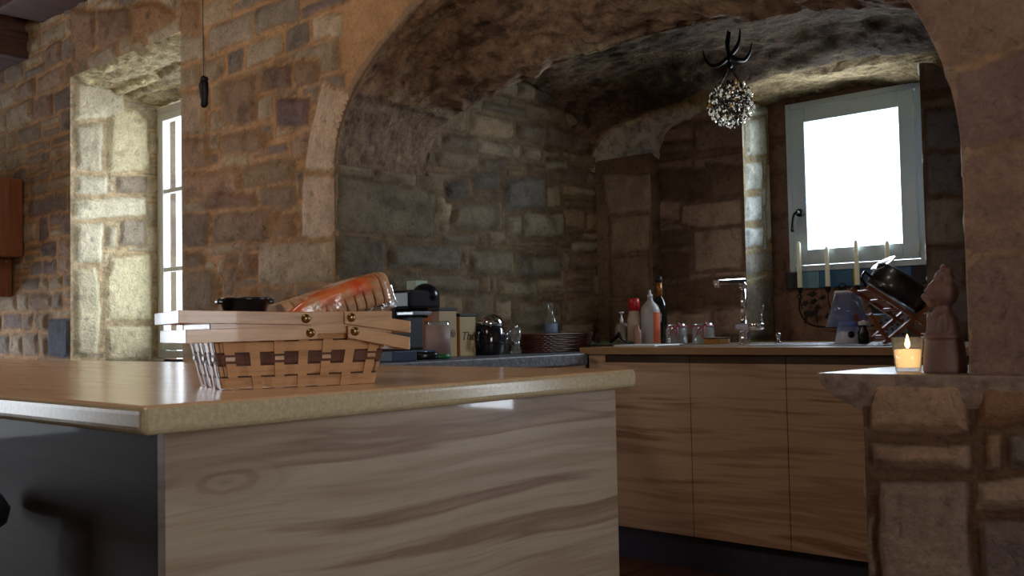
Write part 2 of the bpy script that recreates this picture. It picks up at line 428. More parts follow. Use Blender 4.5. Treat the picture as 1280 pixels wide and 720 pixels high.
def top_mat():
    k = NT('island_top_wood'); p = k.pos()
    n = k.noise(k.mapping(p, (1.6, 16, 16)), 2, 6, .6, .5); e = k.noise(p, 160, 3)
    top = k.ramp(n, [(.3, lin((198, 150, 106))), (.55, lin((214, 168, 122))), (.75, lin((224, 184, 140)))])
    edge = k.ramp(e, [(.35, lin((160, 144, 112))), (.65, lin((180, 164, 130)))])
    s = k.node('ShaderNodeSeparateXYZ'); k.link(k.node('ShaderNodeNewGeometry').outputs['Normal'], s.inputs[0])
    k.link(k.mix(k.ramp(s.outputs[2], [(.6, (0, 0, 0)), (.95, (1, 1, 1))]), edge, top), k.b.inputs['Base Color'])
    k.b.inputs['Roughness'].default_value = .2; k.bump(n, .03, .002)
    return k.m
M['island_top'] = top_mat()
#@@PART2
# ------------------------------------------------------------------ the room shell
Y1, XL, XR, YB, YR = 2.6, -3.35, -.81, 4.5, 4.78      # arch wall, niche sides, niche back wall, window recess
WX0, WX1, WZ0, WZ1 = -5.88, -4.6, .85, 2.57           # left window opening
RX0, RX1 = -2.46, -1.57                               # sink window recess
XCEN, XHALF = (XL + XR) / 2, (XR - XL) / 2
def arch_z(x):
    u = np.clip((x - XCEN) / XHALF, -1, 1)
    zs = 1.70 + (1.42 - 1.70) * (u + 1) / 2
    return zs + (2.42 - zs) * np.sqrt(1 - u * u)
def arch_out(X, Z):
    gr = (arch_z(X + .002) - arch_z(X - .002)) / .004
    a = np.maximum.reduce([XL - X, X - XR, (Z - arch_z(X)) / np.sqrt(1 + gr * gr)])
    b = np.maximum.reduce([WX0 - X, X - WX1, WZ0 - Z, Z - WZ1])
    c = np.maximum.reduce([-.235 - X, X - .17, .655 - Z, Z - 2.1])
    return a, b, c
def wall1_hole(u, v):
    return np.minimum.reduce(arch_out(u - 8, v + .5))
ST1 = .0135
def wall1_snap(u, v):
    X, Z = u - 8., v + .5
    a, b, c = arch_out(X, Z)
    t = ST1 * .75
    # arch
    sl = X < -3.0
    near = (a < .6 * ST1) & (a > -1.7 * ST1)
    dx = np.where(X < XCEN, XL - X, X - XR); dz = Z - arch_z(X)
    side = near & (Z < np.where(X < XCEN, 1.70, 1.42))
    X = np.where(side, np.where(X < XCEN, XL, XR), X)
    up = near & ~side & (X > XL) & (X < XR)
    g = (arch_z(X + .002) - arch_z(X - .002)) / .004; den = 1 + g * g
    X = np.where(up, np.clip(X + g * dz / den, XL, XR), X); Z = np.where(up, arch_z(X), Z)
    for (x0, x1, z0, z1) in ((WX0, WX1, WZ0, WZ1), (-.235, .17, .655, 2.1)):
        X = np.where((np.abs(X - x0) < t) & (Z > z0 - t) & (Z < z1 + t), x0, X); X = np.where((np.abs(X - x1) < t) & (Z > z0 - t) & (Z < z1 + t), x1, X)
        Z = np.where((np.abs(Z - z0) < t) & (X > x0 - t) & (X < x1 + t), z0, Z); Z = np.where((np.abs(Z - z1) < t) & (X > x0 - t) & (X < x1 + t), z1, Z)
    return X + 8, Z - .5
def px1(pl, Y=Y1, o=(-8, .5)):
    return [(P(x, y, Y=Y).x - o[0], P(x, y, Y=Y).z - o[1]) for x, y in pl]
rg = random.Random(11)
cust = []
def cs(pl, col, r=1, ro=.7): cust.append((px1(pl), col, r, ro))
cs([(403, 104), (447, 121), (432, 160), (424, 212), (380, 209), (389, 155)], (204, 180, 156), .6, .25)
cs([(379, 213), (423, 216), (420, 293), (377, 293)], (196, 172, 150), .6, .3)
cs([(325, 303), (370, 297), (419, 297), (419, 352), (322, 355)], (176, 158, 134))
cs([(267, 266), (337, 261), (336, 301), (268, 304)], (146, 120, 100))
cs([(341, 264), (373, 259), (372, 292), (339, 291)], (150, 118, 88))
cs([(326, 234), (372, 224), (373, 252), (328, 258)], (138, 116, 98))
cs([(229, 265), (262, 263), (261, 305), (229, 308)], (128, 110, 96))
cs([(227, 338), (272, 335), (272, 386), (227, 388)], (146, 126, 104))
cs([(346, 124), (388, 119), (386, 158), (345, 156)], (118, 96, 92))
cs([(279, 102), (320, 94), (321, 150), (300, 158), (277, 150)], (140, 114, 92))
cs([(327, 86), (364, 82), (365, 112), (329, 115)], (128, 104, 88))
cs([(368, 80), (399, 76), (399, 104), (370, 110)], (134, 108, 88))
cs([(275, 168), (320, 160), (337, 166), (332, 188), (276, 192)], (148, 120, 96))
cs([(228, 172), (262, 170), (264, 206), (229, 210)], (150, 120, 96))
cs([(228, 117), (258, 115), (260, 165), (228, 168)], (166, 142, 116))
cs([(306, 206), (345, 196), (371, 194), (368, 222), (306, 236)], (142, 118, 94))
cs([(228, 214), (302, 208), (304, 238), (228, 250)], (156, 124, 98))
cs([(258, 238), (320, 240), (321, 258), (258, 262)], (132, 102, 86))
cs([(328, 360), (366, 357), (364, 382), (328, 380)], (140, 118, 98))
cs([(371, 357), (418, 355), (416, 378), (372, 380)], (122, 108, 100))
cs([(292, 360), (323, 358), (322, 380), (292, 381)], (150, 118, 86))
cs([(281, 317), (299, 317), (298, 329), (282, 329)], (140, 112, 90)); cs([(304, 316), (322, 316), (321, 347), (305, 345)], (136, 106, 86))
cs([(282, 334), (302, 334), (303, 352), (284, 354)], (144, 118, 96)); cs([(229, 312), (256, 314), (256, 332), (230, 334)], (134, 112, 94))
cs([(60, 396), (88, 398), (89, 447), (61, 447)], (88, 92, 104), .8, .2)
cs([(88, 10), (120, 12), (118, 60), (92, 88)], (150, 120, 96)); cs([(122, 12), (160, 8), (165, 40), (124, 62)], (140, 112, 92))
cs([(165, 6), (200, 0), (222, 20), (168, 52)], (160, 120, 88)); cs([(228, 0), (250, 0), (252, 40), (228, 44)], (150, 118, 90))
# radial voussoirs of the right springer
cs([(1180, 325), (1310, 320), (1310, 480), (1180, 480)], (128, 102, 90), .5, .5)
cs([(1180, 192), (1310, 182), (1310, 319), (1180, 324)], (136, 106, 90), .5, .5)
cs([(1170, 98), (1310, 44), (1310, 181), (1170, 191)], (122, 98, 88), .5, .5)
cs([(1120, 0), (1310, -140), (1310, 42), (1160, 97)], (136, 108, 90), .5, .5)
gen = rows(0, 7.9, 0, 2.6, (.09, .17), (.14, .40), rg, .022, .22)
gen = [q for q in gen if not (q[0][0] > 8 - 3.42 and q[0][1] > 1.52)]
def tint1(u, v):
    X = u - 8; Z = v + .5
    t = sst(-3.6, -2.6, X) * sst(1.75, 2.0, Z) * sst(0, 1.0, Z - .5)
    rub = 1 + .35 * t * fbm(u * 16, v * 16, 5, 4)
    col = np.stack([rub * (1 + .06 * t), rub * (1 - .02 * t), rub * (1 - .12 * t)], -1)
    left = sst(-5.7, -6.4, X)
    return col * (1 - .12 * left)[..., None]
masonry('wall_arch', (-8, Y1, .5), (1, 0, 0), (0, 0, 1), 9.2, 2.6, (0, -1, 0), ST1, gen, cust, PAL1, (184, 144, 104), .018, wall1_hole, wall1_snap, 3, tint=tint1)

# left window jamb, lintel and right jamb
def jp(pl, X, o): return [(P(x, y, X=X).y - o[0], P(x, y, X=X).z - o[1]) for x, y in pl]
jc = []
for pl, c in (([(92, 105), (150, 100), (160, 150), (93, 152)], (196, 188, 160)), ([(93, 156), (130, 156), (128, 215), (93, 215)], (178, 170, 144)),
              ([(135, 138), (168, 134), (184, 150), (188, 214), (134, 218)], (198, 188, 150)), ([(93, 220), (135, 220), (135, 244), (93, 244)], (190, 184, 160)),
              ([(92, 250), (182, 246), (182, 270), (92, 276)], (206, 200, 172)), ([(145, 222), (184, 220), (184, 242), (145, 244)], (142, 130, 112)),
              ([(93, 280), (130, 278), (128, 330), (93, 330)], (190, 184, 158)), ([(148, 276), (182, 274), (182, 308), (148, 308)], (144, 134, 116)),
              ([(92, 336), (120, 334), (128, 380), (122, 446), (92, 446)], (188, 180, 150)), ([(138, 322), (190, 318), (190, 400), (130, 402), (130, 350)], (206, 198, 160)),
              ([(130, 408), (190, 406), (190, 452), (130, 452)], (192, 184, 150))):
    jc.append((jp(pl, WX0, (Y1, .8)), c, 1, .6))
masonry('wall_window_jamb', (WX0, Y1, .8), (0, 1, 0), (0, 0, 1), .6, 1.8, (1, 0, 0), .012, rows(0, .6, 0, 1.8, (.12, .2), (.2, .4), rg, .02), jc, [(180, 172, 144)], (188, 166, 128), .016, seed=4)
masonry('wall_window_jamb', (WX1, Y1, .8), (0, 1, 0), (0, 0, 1), .6, 1.8, (-1, 0, 0), .02, rows(0, .6, 0, 1.8, (.12, .2), (.2, .4), rg, .02), (), PAL1, (190, 150, 106), .012, seed=5)
masonry('wall_window_lintel', (WX0, Y1, WZ1), (1, 0, 0), (0, .989, -.147), 1.28, .60, (0, -.147, -.989), .013, rows(0, 1.3, 0, .6, (.2, .3), (.3, .6), rg, .01), (), [(196, 184, 142), (180, 168, 130)], (196, 172, 124), .02, seed=6, mat=M['vault'], rough=3)
struct(G().box(WX0, WX1, Y1 + .01, 3.3, WZ0 - .05, WZ0).build('wall_window_sill', M['smooth']))

# niche left wall, lunette shaped on top
def lun(Y):
    Y = np.asarray(Y, float)
    l = 1.66 + .64 * np.sqrt(np.clip(1 - ((Y - 3.66) / .86) ** 2, 0, 1))
    return np.where(Y < 3.14, 1.70, l)
lc = []
def lp(pl, c, r=1, ro=.7): lc.append((jp(pl, XL, (Y1, .8)), c, r, ro))
lp([(421, 222), (470, 228), (522, 234), (543, 240), (542, 297), (420, 290)], (122, 110, 92), .5, .4)
lp([(420, 294), (482, 299), (481, 350), (419, 345)], (110, 100, 86), .8)
lp([(486, 304), (575, 306), (574, 338), (486, 334)], (118, 112, 98)); lp([(482, 340), (560, 342), (600, 348), (598, 368), (484, 362)], (120, 110, 94))
lp([(566, 252), (626, 250), (628, 286), (564, 282)], (128, 118, 98)); lp([(630, 222), (682, 222), (682, 262), (628, 262)], (110, 106, 98))
lp([(633, 268), (652, 268), (652, 294), (633, 294)], (140, 130, 106)); lp([(656, 266), (704, 268), (704, 298), (656, 296)], (150, 142, 116))
lp([(552, 290), (596, 288), (596, 304), (552, 304)], (116, 108, 92)); lp([(556, 226), (580, 222), (584, 246), (558, 248)], (96, 92, 86))
lp([(590, 214), (624, 212), (624, 234), (592, 234)], (104, 100, 90)); lp([(586, 312), (640, 310), (640, 342), (586, 342)], (132, 122, 102))
lp([(645, 318), (700, 318), (700, 346), (645, 346)], (118, 110, 94)); lp([(622, 350), (672, 350), (672, 372), (622, 374)], (138, 126, 100))
lp([(714, 304), (754, 304), (754, 315), (714, 316)], (158, 148, 124), .8, .3); lp([(684, 200), (710, 202), (710, 214), (684, 214)], (150, 142, 118), .8, .3)
lp([(640, 378), (700, 378), (700, 412), (640, 412)], (120, 108, 88))
lfade = lambda u, v: (np.minimum(lun(u + Y1) + .03 - (v + .8), 9))
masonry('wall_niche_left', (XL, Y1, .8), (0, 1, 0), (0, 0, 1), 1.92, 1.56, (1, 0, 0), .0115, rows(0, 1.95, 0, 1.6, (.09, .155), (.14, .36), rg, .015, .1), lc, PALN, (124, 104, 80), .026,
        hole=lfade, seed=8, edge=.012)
# niche back wall, pilaster and window recess
bc = []
def bp(pl, c, r=1, ro=.5): bc.append(([(P(x, y, Y=YB).x - XL, P(x, y, Y=YB).z - .8) for x, y in pl], c, r, ro))
bp([(852, 256), (900, 250), (928, 250), (928, 282), (874, 284), (853, 280)], (188, 166, 150)); bp([(868, 288), (928, 284), (928, 340), (868, 341)], (182, 162, 146), 1)
bp([(886, 206), (928, 206), (928, 244), (888, 244)], (130, 110, 98)); bp([(822, 214), (882, 212), (882, 248), (824, 250)], (108, 92, 82)); bp([(820, 294), (862, 290), (862, 308), (820, 312)], (116, 104, 94))
bp([(822, 320), (862, 316), (862, 350), (822, 352)], (110, 92, 80)); bp([(830, 362), (890, 350), (926, 350), (926, 380), (830, 392)], (116, 96, 84))
bp([(1158, 138), (1202, 138), (1202, 190), (1158, 190)], (104, 104, 112)); bp([(1158, 194), (1204, 194), (1204, 244), (1158, 244)], (100, 98, 104)); bp([(1158, 248), (1206, 248), (1206, 306), (1158, 306)], (128, 124, 118)); bp([(1160, 310), (1206, 310), (1206, 360), (1160, 360)], (110, 102, 98))
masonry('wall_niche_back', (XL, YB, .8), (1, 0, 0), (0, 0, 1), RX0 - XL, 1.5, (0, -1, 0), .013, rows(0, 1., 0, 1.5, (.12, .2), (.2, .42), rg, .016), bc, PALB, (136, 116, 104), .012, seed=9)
bc = [([(a - (RX1 - XL), b) for a, b in q[0]],) + q[1:] for q in bc]
masonry('wall_niche_back', (RX1, YB, .8), (1, 0, 0), (0, 0, 1), .76, 1.5, (0, -1, 0), .016, rows(0, .8, 0, 1.5, (.18, .24), (.3, .45), rg, .014), bc, [(104, 98, 98), (118, 108, 102)], (104, 84, 72), .010, seed=10)
rc = []
for pl, c in (([(931, 150), (958, 148), (960, 196), (931, 198)], (196, 196, 176)), ([(931, 204), (952, 204), (952, 240), (931, 242)], (206, 206, 190)), ([(958, 208), (974, 208), (974, 300), (958, 304)], (198, 200, 192)),
              ([(931, 248), (952, 248), (952, 276), (931, 278)], (206, 208, 200)), ([(931, 284), (953, 284), (953, 310), (931, 310)], (204, 208, 204)), ([(931, 318), (972, 316), (972, 340), (931, 344)], (150, 146, 136)), ([(931, 352), (976, 350), (976, 420), (931, 424)], (128, 120, 108))):
    rc.append((jp(pl, RX0, (YB, .8)), c, 1.2, 1))
masonry('wall_recess_jamb', (RX0, YB, .8), (0, 1, 0), (0, 0, 1), YR - YB, 1.45, (1, 0, 0), .009, rows(0, .4, 0, 1.45, (.12, .16), (.15, .3), rg, .02), rc, [(190, 190, 170)], (178, 156, 112), .010, seed=12)
masonry('wall_recess_jamb', (RX1, YB, .8), (0, 1, 0), (0, 0, 1), YR - YB, 1.45, (-1, 0, 0), .012, rows(0, .4, 0, 1.45, (.12, .16), (.15, .3), rg, .02), (), [(190, 190, 180)], (180, 160, 130), .016, seed=13)
fx0, fx1, fz0, fz1 = -2.35, -1.646, 1.268, 2.149
masonry('wall_recess_back', (RX0, YR, .8), (1, 0, 0), (0, 0, 1), RX1 - RX0, 1.45, (0, -1, 0), .0145, rows(0, .9, 0, 1.45, (.3, .5), (.4, .8), rg, .008), (), [(132, 104, 90), (126, 100, 88)], (120, 94, 80), .003,
        hole=lambda u, v: np.maximum.reduce([fx0 + .02 - (u + RX0), (u + RX0) - fx1 + .02, fz0 + .02 - (v + .8), (v + .8) - fz1 + .02]), seed=14, mat=M['smooth'])
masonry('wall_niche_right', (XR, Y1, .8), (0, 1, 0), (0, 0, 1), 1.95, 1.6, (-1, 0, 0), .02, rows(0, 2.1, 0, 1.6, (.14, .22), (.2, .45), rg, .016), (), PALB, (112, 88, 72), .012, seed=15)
# pilaster : stacked blocks under a corbel
pc = []
for pl, c in (([(751, 216), (816, 214), (814, 262), (760, 266)], (176, 158, 134)), ([(760, 268), (814, 265), (812, 314), (762, 318)], (166, 148, 124)), ([(762, 320), (812, 317), (812, 370), (762, 372)], (148, 128, 106)), ([(762, 375), (812, 373), (812, 430), (762, 432)], (140, 120, 100))):
    pc.append(([(P(x, y, Y=4.42).x + 3.34, P(x, y, Y=4.42).z - .8) for x, y in pl], c, .8, .5))
masonry('wall_pilaster', (-3.34, 4.42, .8), (1, 0, 0), (0, 0, 1), .37, 1.14, (0, -1, 0), .011, (), pc, PALN, (146, 124, 100), .016, seed=16)
masonry('wall_pilaster', (-2.97, 4.42, .8), (0, 1, 0), (0, 0, 1), .10, 1.14, (1, 0, 0), .014, rows(0, .2, .0, 1.12, (.24, .26), (.3, .4), rg, .012, 0), (), [(120, 106, 90)], (110, 90, 68), .010, seed=17)

# vault over the niche
def vsec(Y):
    if Y <= 3.15:
        t = sst(2.7, 3.15, Y) if Y > 2.7 else 0
        return (XL, 1.70, 2.42 + (2.12 - 2.42) * t, XR, 1.42 + .1 * t, 1 - .42 * t)
    if Y <= 4.43:
        t = sst(4.15, 4.42, Y)
        return (XL + .0 * t, float(lun(Y)) * (1 - t) + 1.88 * t, 2.33 - .11 * t, XR, 1.7, .6)
    t = max(0, min(1, (Y - 4.44) / .4))
    return (-2.97, 1.88, 2.20 - .03 * t, RX1 + .35, 1.80, .55)
ys = list(np.linspace(Y1, 3.15, 60)) + [3.165] + list(np.linspace(3.18, 4.40, 100)) + [4.42, 4.445] + list(np.linspace(4.455, 4.80, 36))
th = np.linspace(PI, 0, 250)
rowsP = []; rowsC = []
for Y in ys:
    xl, zl, c, xr, zr, q = vsec(Y)
    cx, hw = (xl + xr) / 2, (xr - xl) / 2
    X = cx + hw * np.cos(th); zs = zl + (zr - zl) * (np.cos(th) + 1) / 2
    if Y <= 3.15:   # follow the arch of the wall at the front, then flatten
        Z = zs + (c - zs) * np.sin(th).clip(0) ** q
    else: Z = zs + (c - zs) * np.sin(th).clip(0) ** q
    rowsP.append(np.stack([X, np.full_like(X, Y), Z], -1))
VP = np.array(rowsP)
Xv, Yv, Zv = VP[..., 0], VP[..., 1], VP[..., 2]
du = np.gradient(VP, axis=1); dv = np.gradient(VP, axis=0); Nn = np.cross(du, dv); Nn /= np.linalg.norm(Nn, axis=-1, keepdims=True) + 1e-9
Nn = np.where((Nn[..., 2:3] > 0), -Nn, Nn)
arc = np.concatenate([np.zeros((len(ys), 1)), np.cumsum(np.linalg.norm(np.diff(VP, axis=1), axis=-1), axis=1)], 1)
big = fbm(arc * 2.6, Yv * 4.2, 101, 3); med = fbm(arc * 8, Yv * 13, 103, 4); fin = fbm(arc * 26, Yv * 34, 107, 3)
ridg = 1 - np.abs(fbm(arc * 5, Yv * 9, 111, 4)) * 3
block = (Yv < 3.14) & (arc < .36) 
blk = sst(.36, .33, arc) * sst(3.16, 3.13, Yv)
ed = np.minimum(sst(0, .05, Yv - Y1), sst(0, .06, np.minimum(arc, arc[:, -1:] - arc)))
ed2 = np.minimum(1, .15 + ed)
D = (.045 * big + (.026 * med + .012 * fin + .010 * ridg) * (1 - .45 * sst(3.1, 3.3, Yv))) * (1 - .85 * blk) * ed
VP = VP + Nn * D[..., None] * np.array([.6, .35, 1.0])
base = np.array(lin((168, 142, 118))); pale = np.array(lin((206, 196, 160))); dark = np.array(lin((74, 58, 50)))
pm = sst(.12, .42, fbm(arc * 4.2, Yv * 7, 121, 4)); dm = sst(.1, .5, fbm(arc * 11, Yv * 17, 131, 4))
Cc = base * (1 - .55 * pm[..., None]) + pale * .55 * pm[..., None]
Cc = Cc * (1 - .72 * dm[..., None]) + dark * .72 * dm[..., None]
lit_rib = sst(4.38, 4.44, Yv)[..., None]; Cc = Cc * (1 - .7 * lit_rib) + pale * 1.15 * .7 * lit_rib  # back rib paled: the window light on it is painted in
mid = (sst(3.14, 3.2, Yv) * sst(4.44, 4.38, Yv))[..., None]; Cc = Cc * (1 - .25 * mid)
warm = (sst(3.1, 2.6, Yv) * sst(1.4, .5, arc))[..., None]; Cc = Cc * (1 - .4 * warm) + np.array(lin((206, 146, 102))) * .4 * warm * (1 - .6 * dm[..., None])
bcol = np.array(lin((158, 136, 114))) * (1 + .25 * fbm(arc * 9, Yv * 9, 140, 4))[..., None]
seam = sst(.30, .335, arc) * sst(.37, .345, arc) + sst(.02, .0, arc)
bcol = bcol * (1 - .45 * seam[..., None])
Cc = Cc * (1 - blk[..., None]) + bcol * blk[..., None]
pl2 = (sst(.12, .0, np.abs(Yv - 3.62 - .12 * (Xv + 1.9))) * sst(-2.15, -2.0, Xv) * sst(-1.5, -1.7, Xv))[..., None] * .6
Cc = Cc * (1 - pl2) + np.array(lin((186, 190, 150))) * pl2
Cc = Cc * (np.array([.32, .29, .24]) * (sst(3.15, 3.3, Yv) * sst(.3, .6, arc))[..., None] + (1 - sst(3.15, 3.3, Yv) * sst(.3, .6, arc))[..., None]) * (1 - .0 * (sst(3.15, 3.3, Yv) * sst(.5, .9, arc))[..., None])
Cc = Cc * (1 + 1.9 * sst(4.37, 4.43, Yv) * sst(4.75, 4.6, Yv))[..., None]  # more of that window light put into the rib's colour
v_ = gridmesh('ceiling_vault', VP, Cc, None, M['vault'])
# clean edge of the arch : a thin strip of mortar right behind the wall face
pts_ = [(XL, z) for z in np.linspace(.5, 1.70, 40)] + [(XCEN + XHALF * math.cos(a), float(arch_z(XCEN + XHALF * math.cos(a)))) for a in np.linspace(PI, 0, 260)] + [(XR, z) for z in np.linspace(1.42, .5, 40)]
pts_ = np.array(pts_); tg = np.gradient(pts_, axis=0); nr = np.stack([-tg[:, 1], tg[:, 0]], 1); nr /= np.linalg.norm(nr, axis=1, keepdims=True)
st_ = np.stack([np.stack([pts_[:, 0] + nr[:, 0] * d, np.full(len(pts_), y), pts_[:, 1] + nr[:, 1] * d], -1) for d, y in ((-.001, Y1 + .02), (-.001, Y1 + .0), (.012, Y1 - .002), (.04, Y1 + .001))])
gridmesh('wall_arch_edge', st_, np.zeros(st_.shape) + np.array(lin((150, 124, 98))), None, M['stone'])

# pier under the right springer, with a thick stone shelf
pcu = []
def pp(pl, c, r=1, ro=1): pcu.append(([(P(x, y, Y=2.56).x + 1.07, P(x, y, Y=2.56).z) for x, y in pl], c, r, ro))
pp([(1086, 478), (1212, 472), (1214, 545), (1090, 546)], (160, 128, 104), 1.2, 1.4); pp([(1091, 560), (1216, 556), (1217, 592), (1092, 590)], (150, 122, 102), 1.3)
pp([(1098, 604), (1214, 600), (1216, 735), (1100, 735)], (136, 116, 102), 1.4, 1.4); pp([(1222, 602), (1300, 596), (1300, 640), (1220, 640)], (146, 122, 104)); pp([(1224, 650), (1300, 648), (1300, 740), (1222, 740)], (110, 96, 92), 1.2)
pp([(1232, 540), (1256, 540), (1254, 590), (1232, 590)], (140, 112, 90)); pp([(1262, 545), (1300, 545), (1300, 590), (1262, 590)], (110, 100, 94)); pp([(1220, 474), (1300, 470), (1300, 532), (1224, 536)], (130, 96, 72))
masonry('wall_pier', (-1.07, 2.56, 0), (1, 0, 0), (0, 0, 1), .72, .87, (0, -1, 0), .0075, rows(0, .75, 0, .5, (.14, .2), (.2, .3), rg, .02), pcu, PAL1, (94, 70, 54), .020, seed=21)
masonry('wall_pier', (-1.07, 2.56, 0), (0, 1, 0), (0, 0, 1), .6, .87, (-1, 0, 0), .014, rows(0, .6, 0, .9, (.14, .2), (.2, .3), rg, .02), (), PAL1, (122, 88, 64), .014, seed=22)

# solid backing so that no light leaks, all plain rubble
bk = simple('rubble_core', (120, 98, 80), .95, var=.2, vs=8, bump=.6)
core = G()
T = Y1 + .03
core.box(-8.2, WX0 - .03, T, 3.3, 0, 3.1).box(WX0 - .03, WX1 + .03, T, 3.3, 0, WZ0 - .06).box(WX0 - .03, WX1 + .03, T, 3.3, WZ1 + .04, 3.1).box(WX1 + .03, XL - .035, T, 3.3, 0, 3.1).box(-3.9, XL - .035, T, 4.6, 0, 3.1)
core.box(WX0, WX1, 3.2, 3.3, 0, .86)
core.box(XL - .04, XR + .035, T, 4.9, 2.55, 3.1)
core.box(XR + .035, -.235, T, 4.9, 0, 3.1).box(.17, 3.3, T, 3.3, 0, 3.1).box(-.235, .17, T, 3.3, 0, .655).box(-.235, .17, T, 3.3, 2.1, 3.1)
core.box(XL - .04, RX0 - .035, YB + .035, 5.0, 0, 3.1).box(RX1 + .035, XR + .04, YB + .035, 5.0, 0, 3.1)
core.box(RX0 - .04, RX1 + .04, YR + .015, 5.0, 0, fz0 + .01).box(RX0 - .04, RX1 + .04, YR + .015, 5.0, fz1 - .01, 3.1)
core.box(RX0 - .04, fx0 + .01, YR + .015, 4.9, 1, 2.6).box(fx1 - .01, RX1 + .04, YR + .015, 4.9, 1, 2.6)
core.box(-1.04, -.35, 2.60, 3.15, 0, .86)
core.box(-3.33, -3.0, 4.45, 4.6, 0, 1.9)
struct(core.build('wall_core', bk))
struct(G().box(-8.2, -8, -3.4, -2.3, 0, 3.1).box(-8.2, -8, -1.3, 1.2, 0, 3.1).box(-8.2, -8, 2.3, 3, 0, 3.1).box(-8.2, -8, 1.2, 2.3, 2.15, 3.1).box(-8.2, -8, -2.3, -1.3, 2.15, 3.1).build('wall_left', bk))
struct(G().box(3.1, 3.3, -3.4, -1.2, 0, 3.1).box(3.1, 3.3, .4, 3, 0, 3.1).box(3.1, 3.3, -1.2, .4, 0, .9).box(3.1, 3.3, -1.2, .4, 2.2, 3.1).build('wall_right', bk))
struct(G().box(-8.2, 3.3, -3.4, -3.2, 0, 3.1).build('wall_rear', bk))
# floor : terracotta tiles
k = NT('floor_tiles'); p_ = k.pos()
br = k.node('ShaderNodeTexBrick'); k.link(p_, br.inputs['Vector']); br.offset = 0
br.inputs['Scale'].default_value = 1; br.inputs['Brick Width'].default_value = .3; br.inputs['Row Height'].default_value = .3; br.inputs['Mortar Size'].default_value = .006
br.inputs['Color1'].default_value = (*lin((92, 64, 52)), 1); br.inputs['Color2'].default_value = (*lin((108, 74, 58)), 1); br.inputs['Mortar'].default_value = (*lin((40, 30, 28)), 1)
k.link(k.mix(.7, br.outputs[0], k.ramp(k.noise(p_, 9, 5), [(.3, (.7, .7, .7)), (.7, (1.2, 1.2, 1.2))]), 'MULTIPLY'), k.b.inputs['Base Color']); k.b.inputs['Roughness'].default_value = .4
k.bump(br.outputs['Fac'], -.3, .004)
struct(G().box(-8.2, 3.3, -3.4, 5, -.1, 0).build('floor', k.m))
plank = wood('ceiling_planks', (84, 56, 44), (44, 28, 24), .8, axis=1, sc=.4)
cg = G()
for i in range(58):
    x = -8.2 + i * .2; cg.box(x + .002, x + .198, -3.4, 2.6, 3.06, 3.1)
cg.box(-8.2, 3.3, -3.4, 5, 3.1, 3.2)
struct(cg.build('ceiling', plank))
for bx_, zz, w in ((-6.72, 2.80, .48), (-4.2, 2.9, .2), (-1.9, 2.9, .2), (.4, 2.9, .2)):
    b = G().box(bx_ - w / 2, bx_ + w / 2, -3.2, 2.64, zz, 3.06).build('ceiling_beam', M['beam'], bevel=.015)
    struct(b)
b = G().box(-6.25, -5.2, 2.3, 2.64, 2.98, 3.07).build('ceiling_beam', M['beam'], bevel=.01); struct(b)

# ------------------------------------------------------------------ windows
def window(name, x0, x1, z0, z1, Y, fr, sash, cols, rws, mat, double=False, handle=None, rows_z=None):
    w = thing(name, name, name, (x0, Y, z0)); del w['category']; w['kind'] = 'structure'; del w['label']
    W, H = x1 - x0, z1 - z0; g = G()
    g.box(0, fr, 0, .06, 0, H).box(W - fr, W, 0, .06, 0, H).box(fr, W - fr, 0, .06, 0, fr).box(fr, W - fr, 0, .06, H - fr, H)
    g.build('outer_frame', mat, w, bevel=.004)
    halves = [(fr, W / 2), (W / 2, W - fr)] if double else [(fr, W - fr)]
    for a, b in halves:
        s = G(); c, d = fr + .004, H - fr - .004; a += .003; b -= .003
        s.box(a, a + sash, -.012, .04, c, d).box(b - sash, b, -.012, .04, c, d).box(a + sash, b - sash, -.012, .04, c, c + sash).box(a + sash, b - sash, -.012, .04, d - sash, d)
        so = s.build('sash', mat, w, bevel=.004)
        m = G(); any_ = False
        for i in range(1, cols):
            x = a + sash + (b - a - 2 * sash) * i / cols; m.box(x - .013, x + .013, 0, .03, c + sash, d - sash); any_ = True
        for z in (rows_z or [c + sash + (d - c - 2 * sash) * i / rws for i in range(1, rws)]):
            m.box(a + sash, b - sash, -.002, .032, z - .013, z + .013); any_ = True
        if any_: m.build('muntin', mat, so, bevel=.002)
        G().box(a + sash - .003, b - sash + .003, .012, .016, c + sash - .003, d - sash + .003).build('glass_pane', M['pane'], so)
    return w
zr_ = [P(212, 337, Y=3.16).z - .87, P(212, 239, Y=3.16).z - .87]
window('window_1', WX0 + .005, WX1 - .005, .87, 2.46, 3.15, .045, .045, 1, 3, M['white'], True, rows_z=zr_)
w2 = window('window_2', -2.345, -1.651, 1.273, 2.144, 4.745, .03, .075, 1, 1, M['bloom_white'])
# espagnolette handle
hg = G().cyl((.075, -.014, .30), (.075, -.03, .30), .020, seg=14)
hg.tube(*curve([(.075, -.03, .30), (.075, -.05, .302), (.06, -.052, .29), (.05, -.05, .255), (.047, -.05, .22)], [.008, .008, .008, .007, .008]))
hg.sphere((.047, -.05, .212), .011, 8, 6)
hg.build('window_handle', M['iron'], w2, label='black iron turning handle')
hn = G().box(.655, .668, -.02, -.01, .06, .12).box(.655, .668, -.02, -.01, .7, .76); hn.build('hinge', M['white'], w2)
window('window_3', -.235, .17, .655, 2.1, 2.62, .03, .035, 1, 1, M['white'])
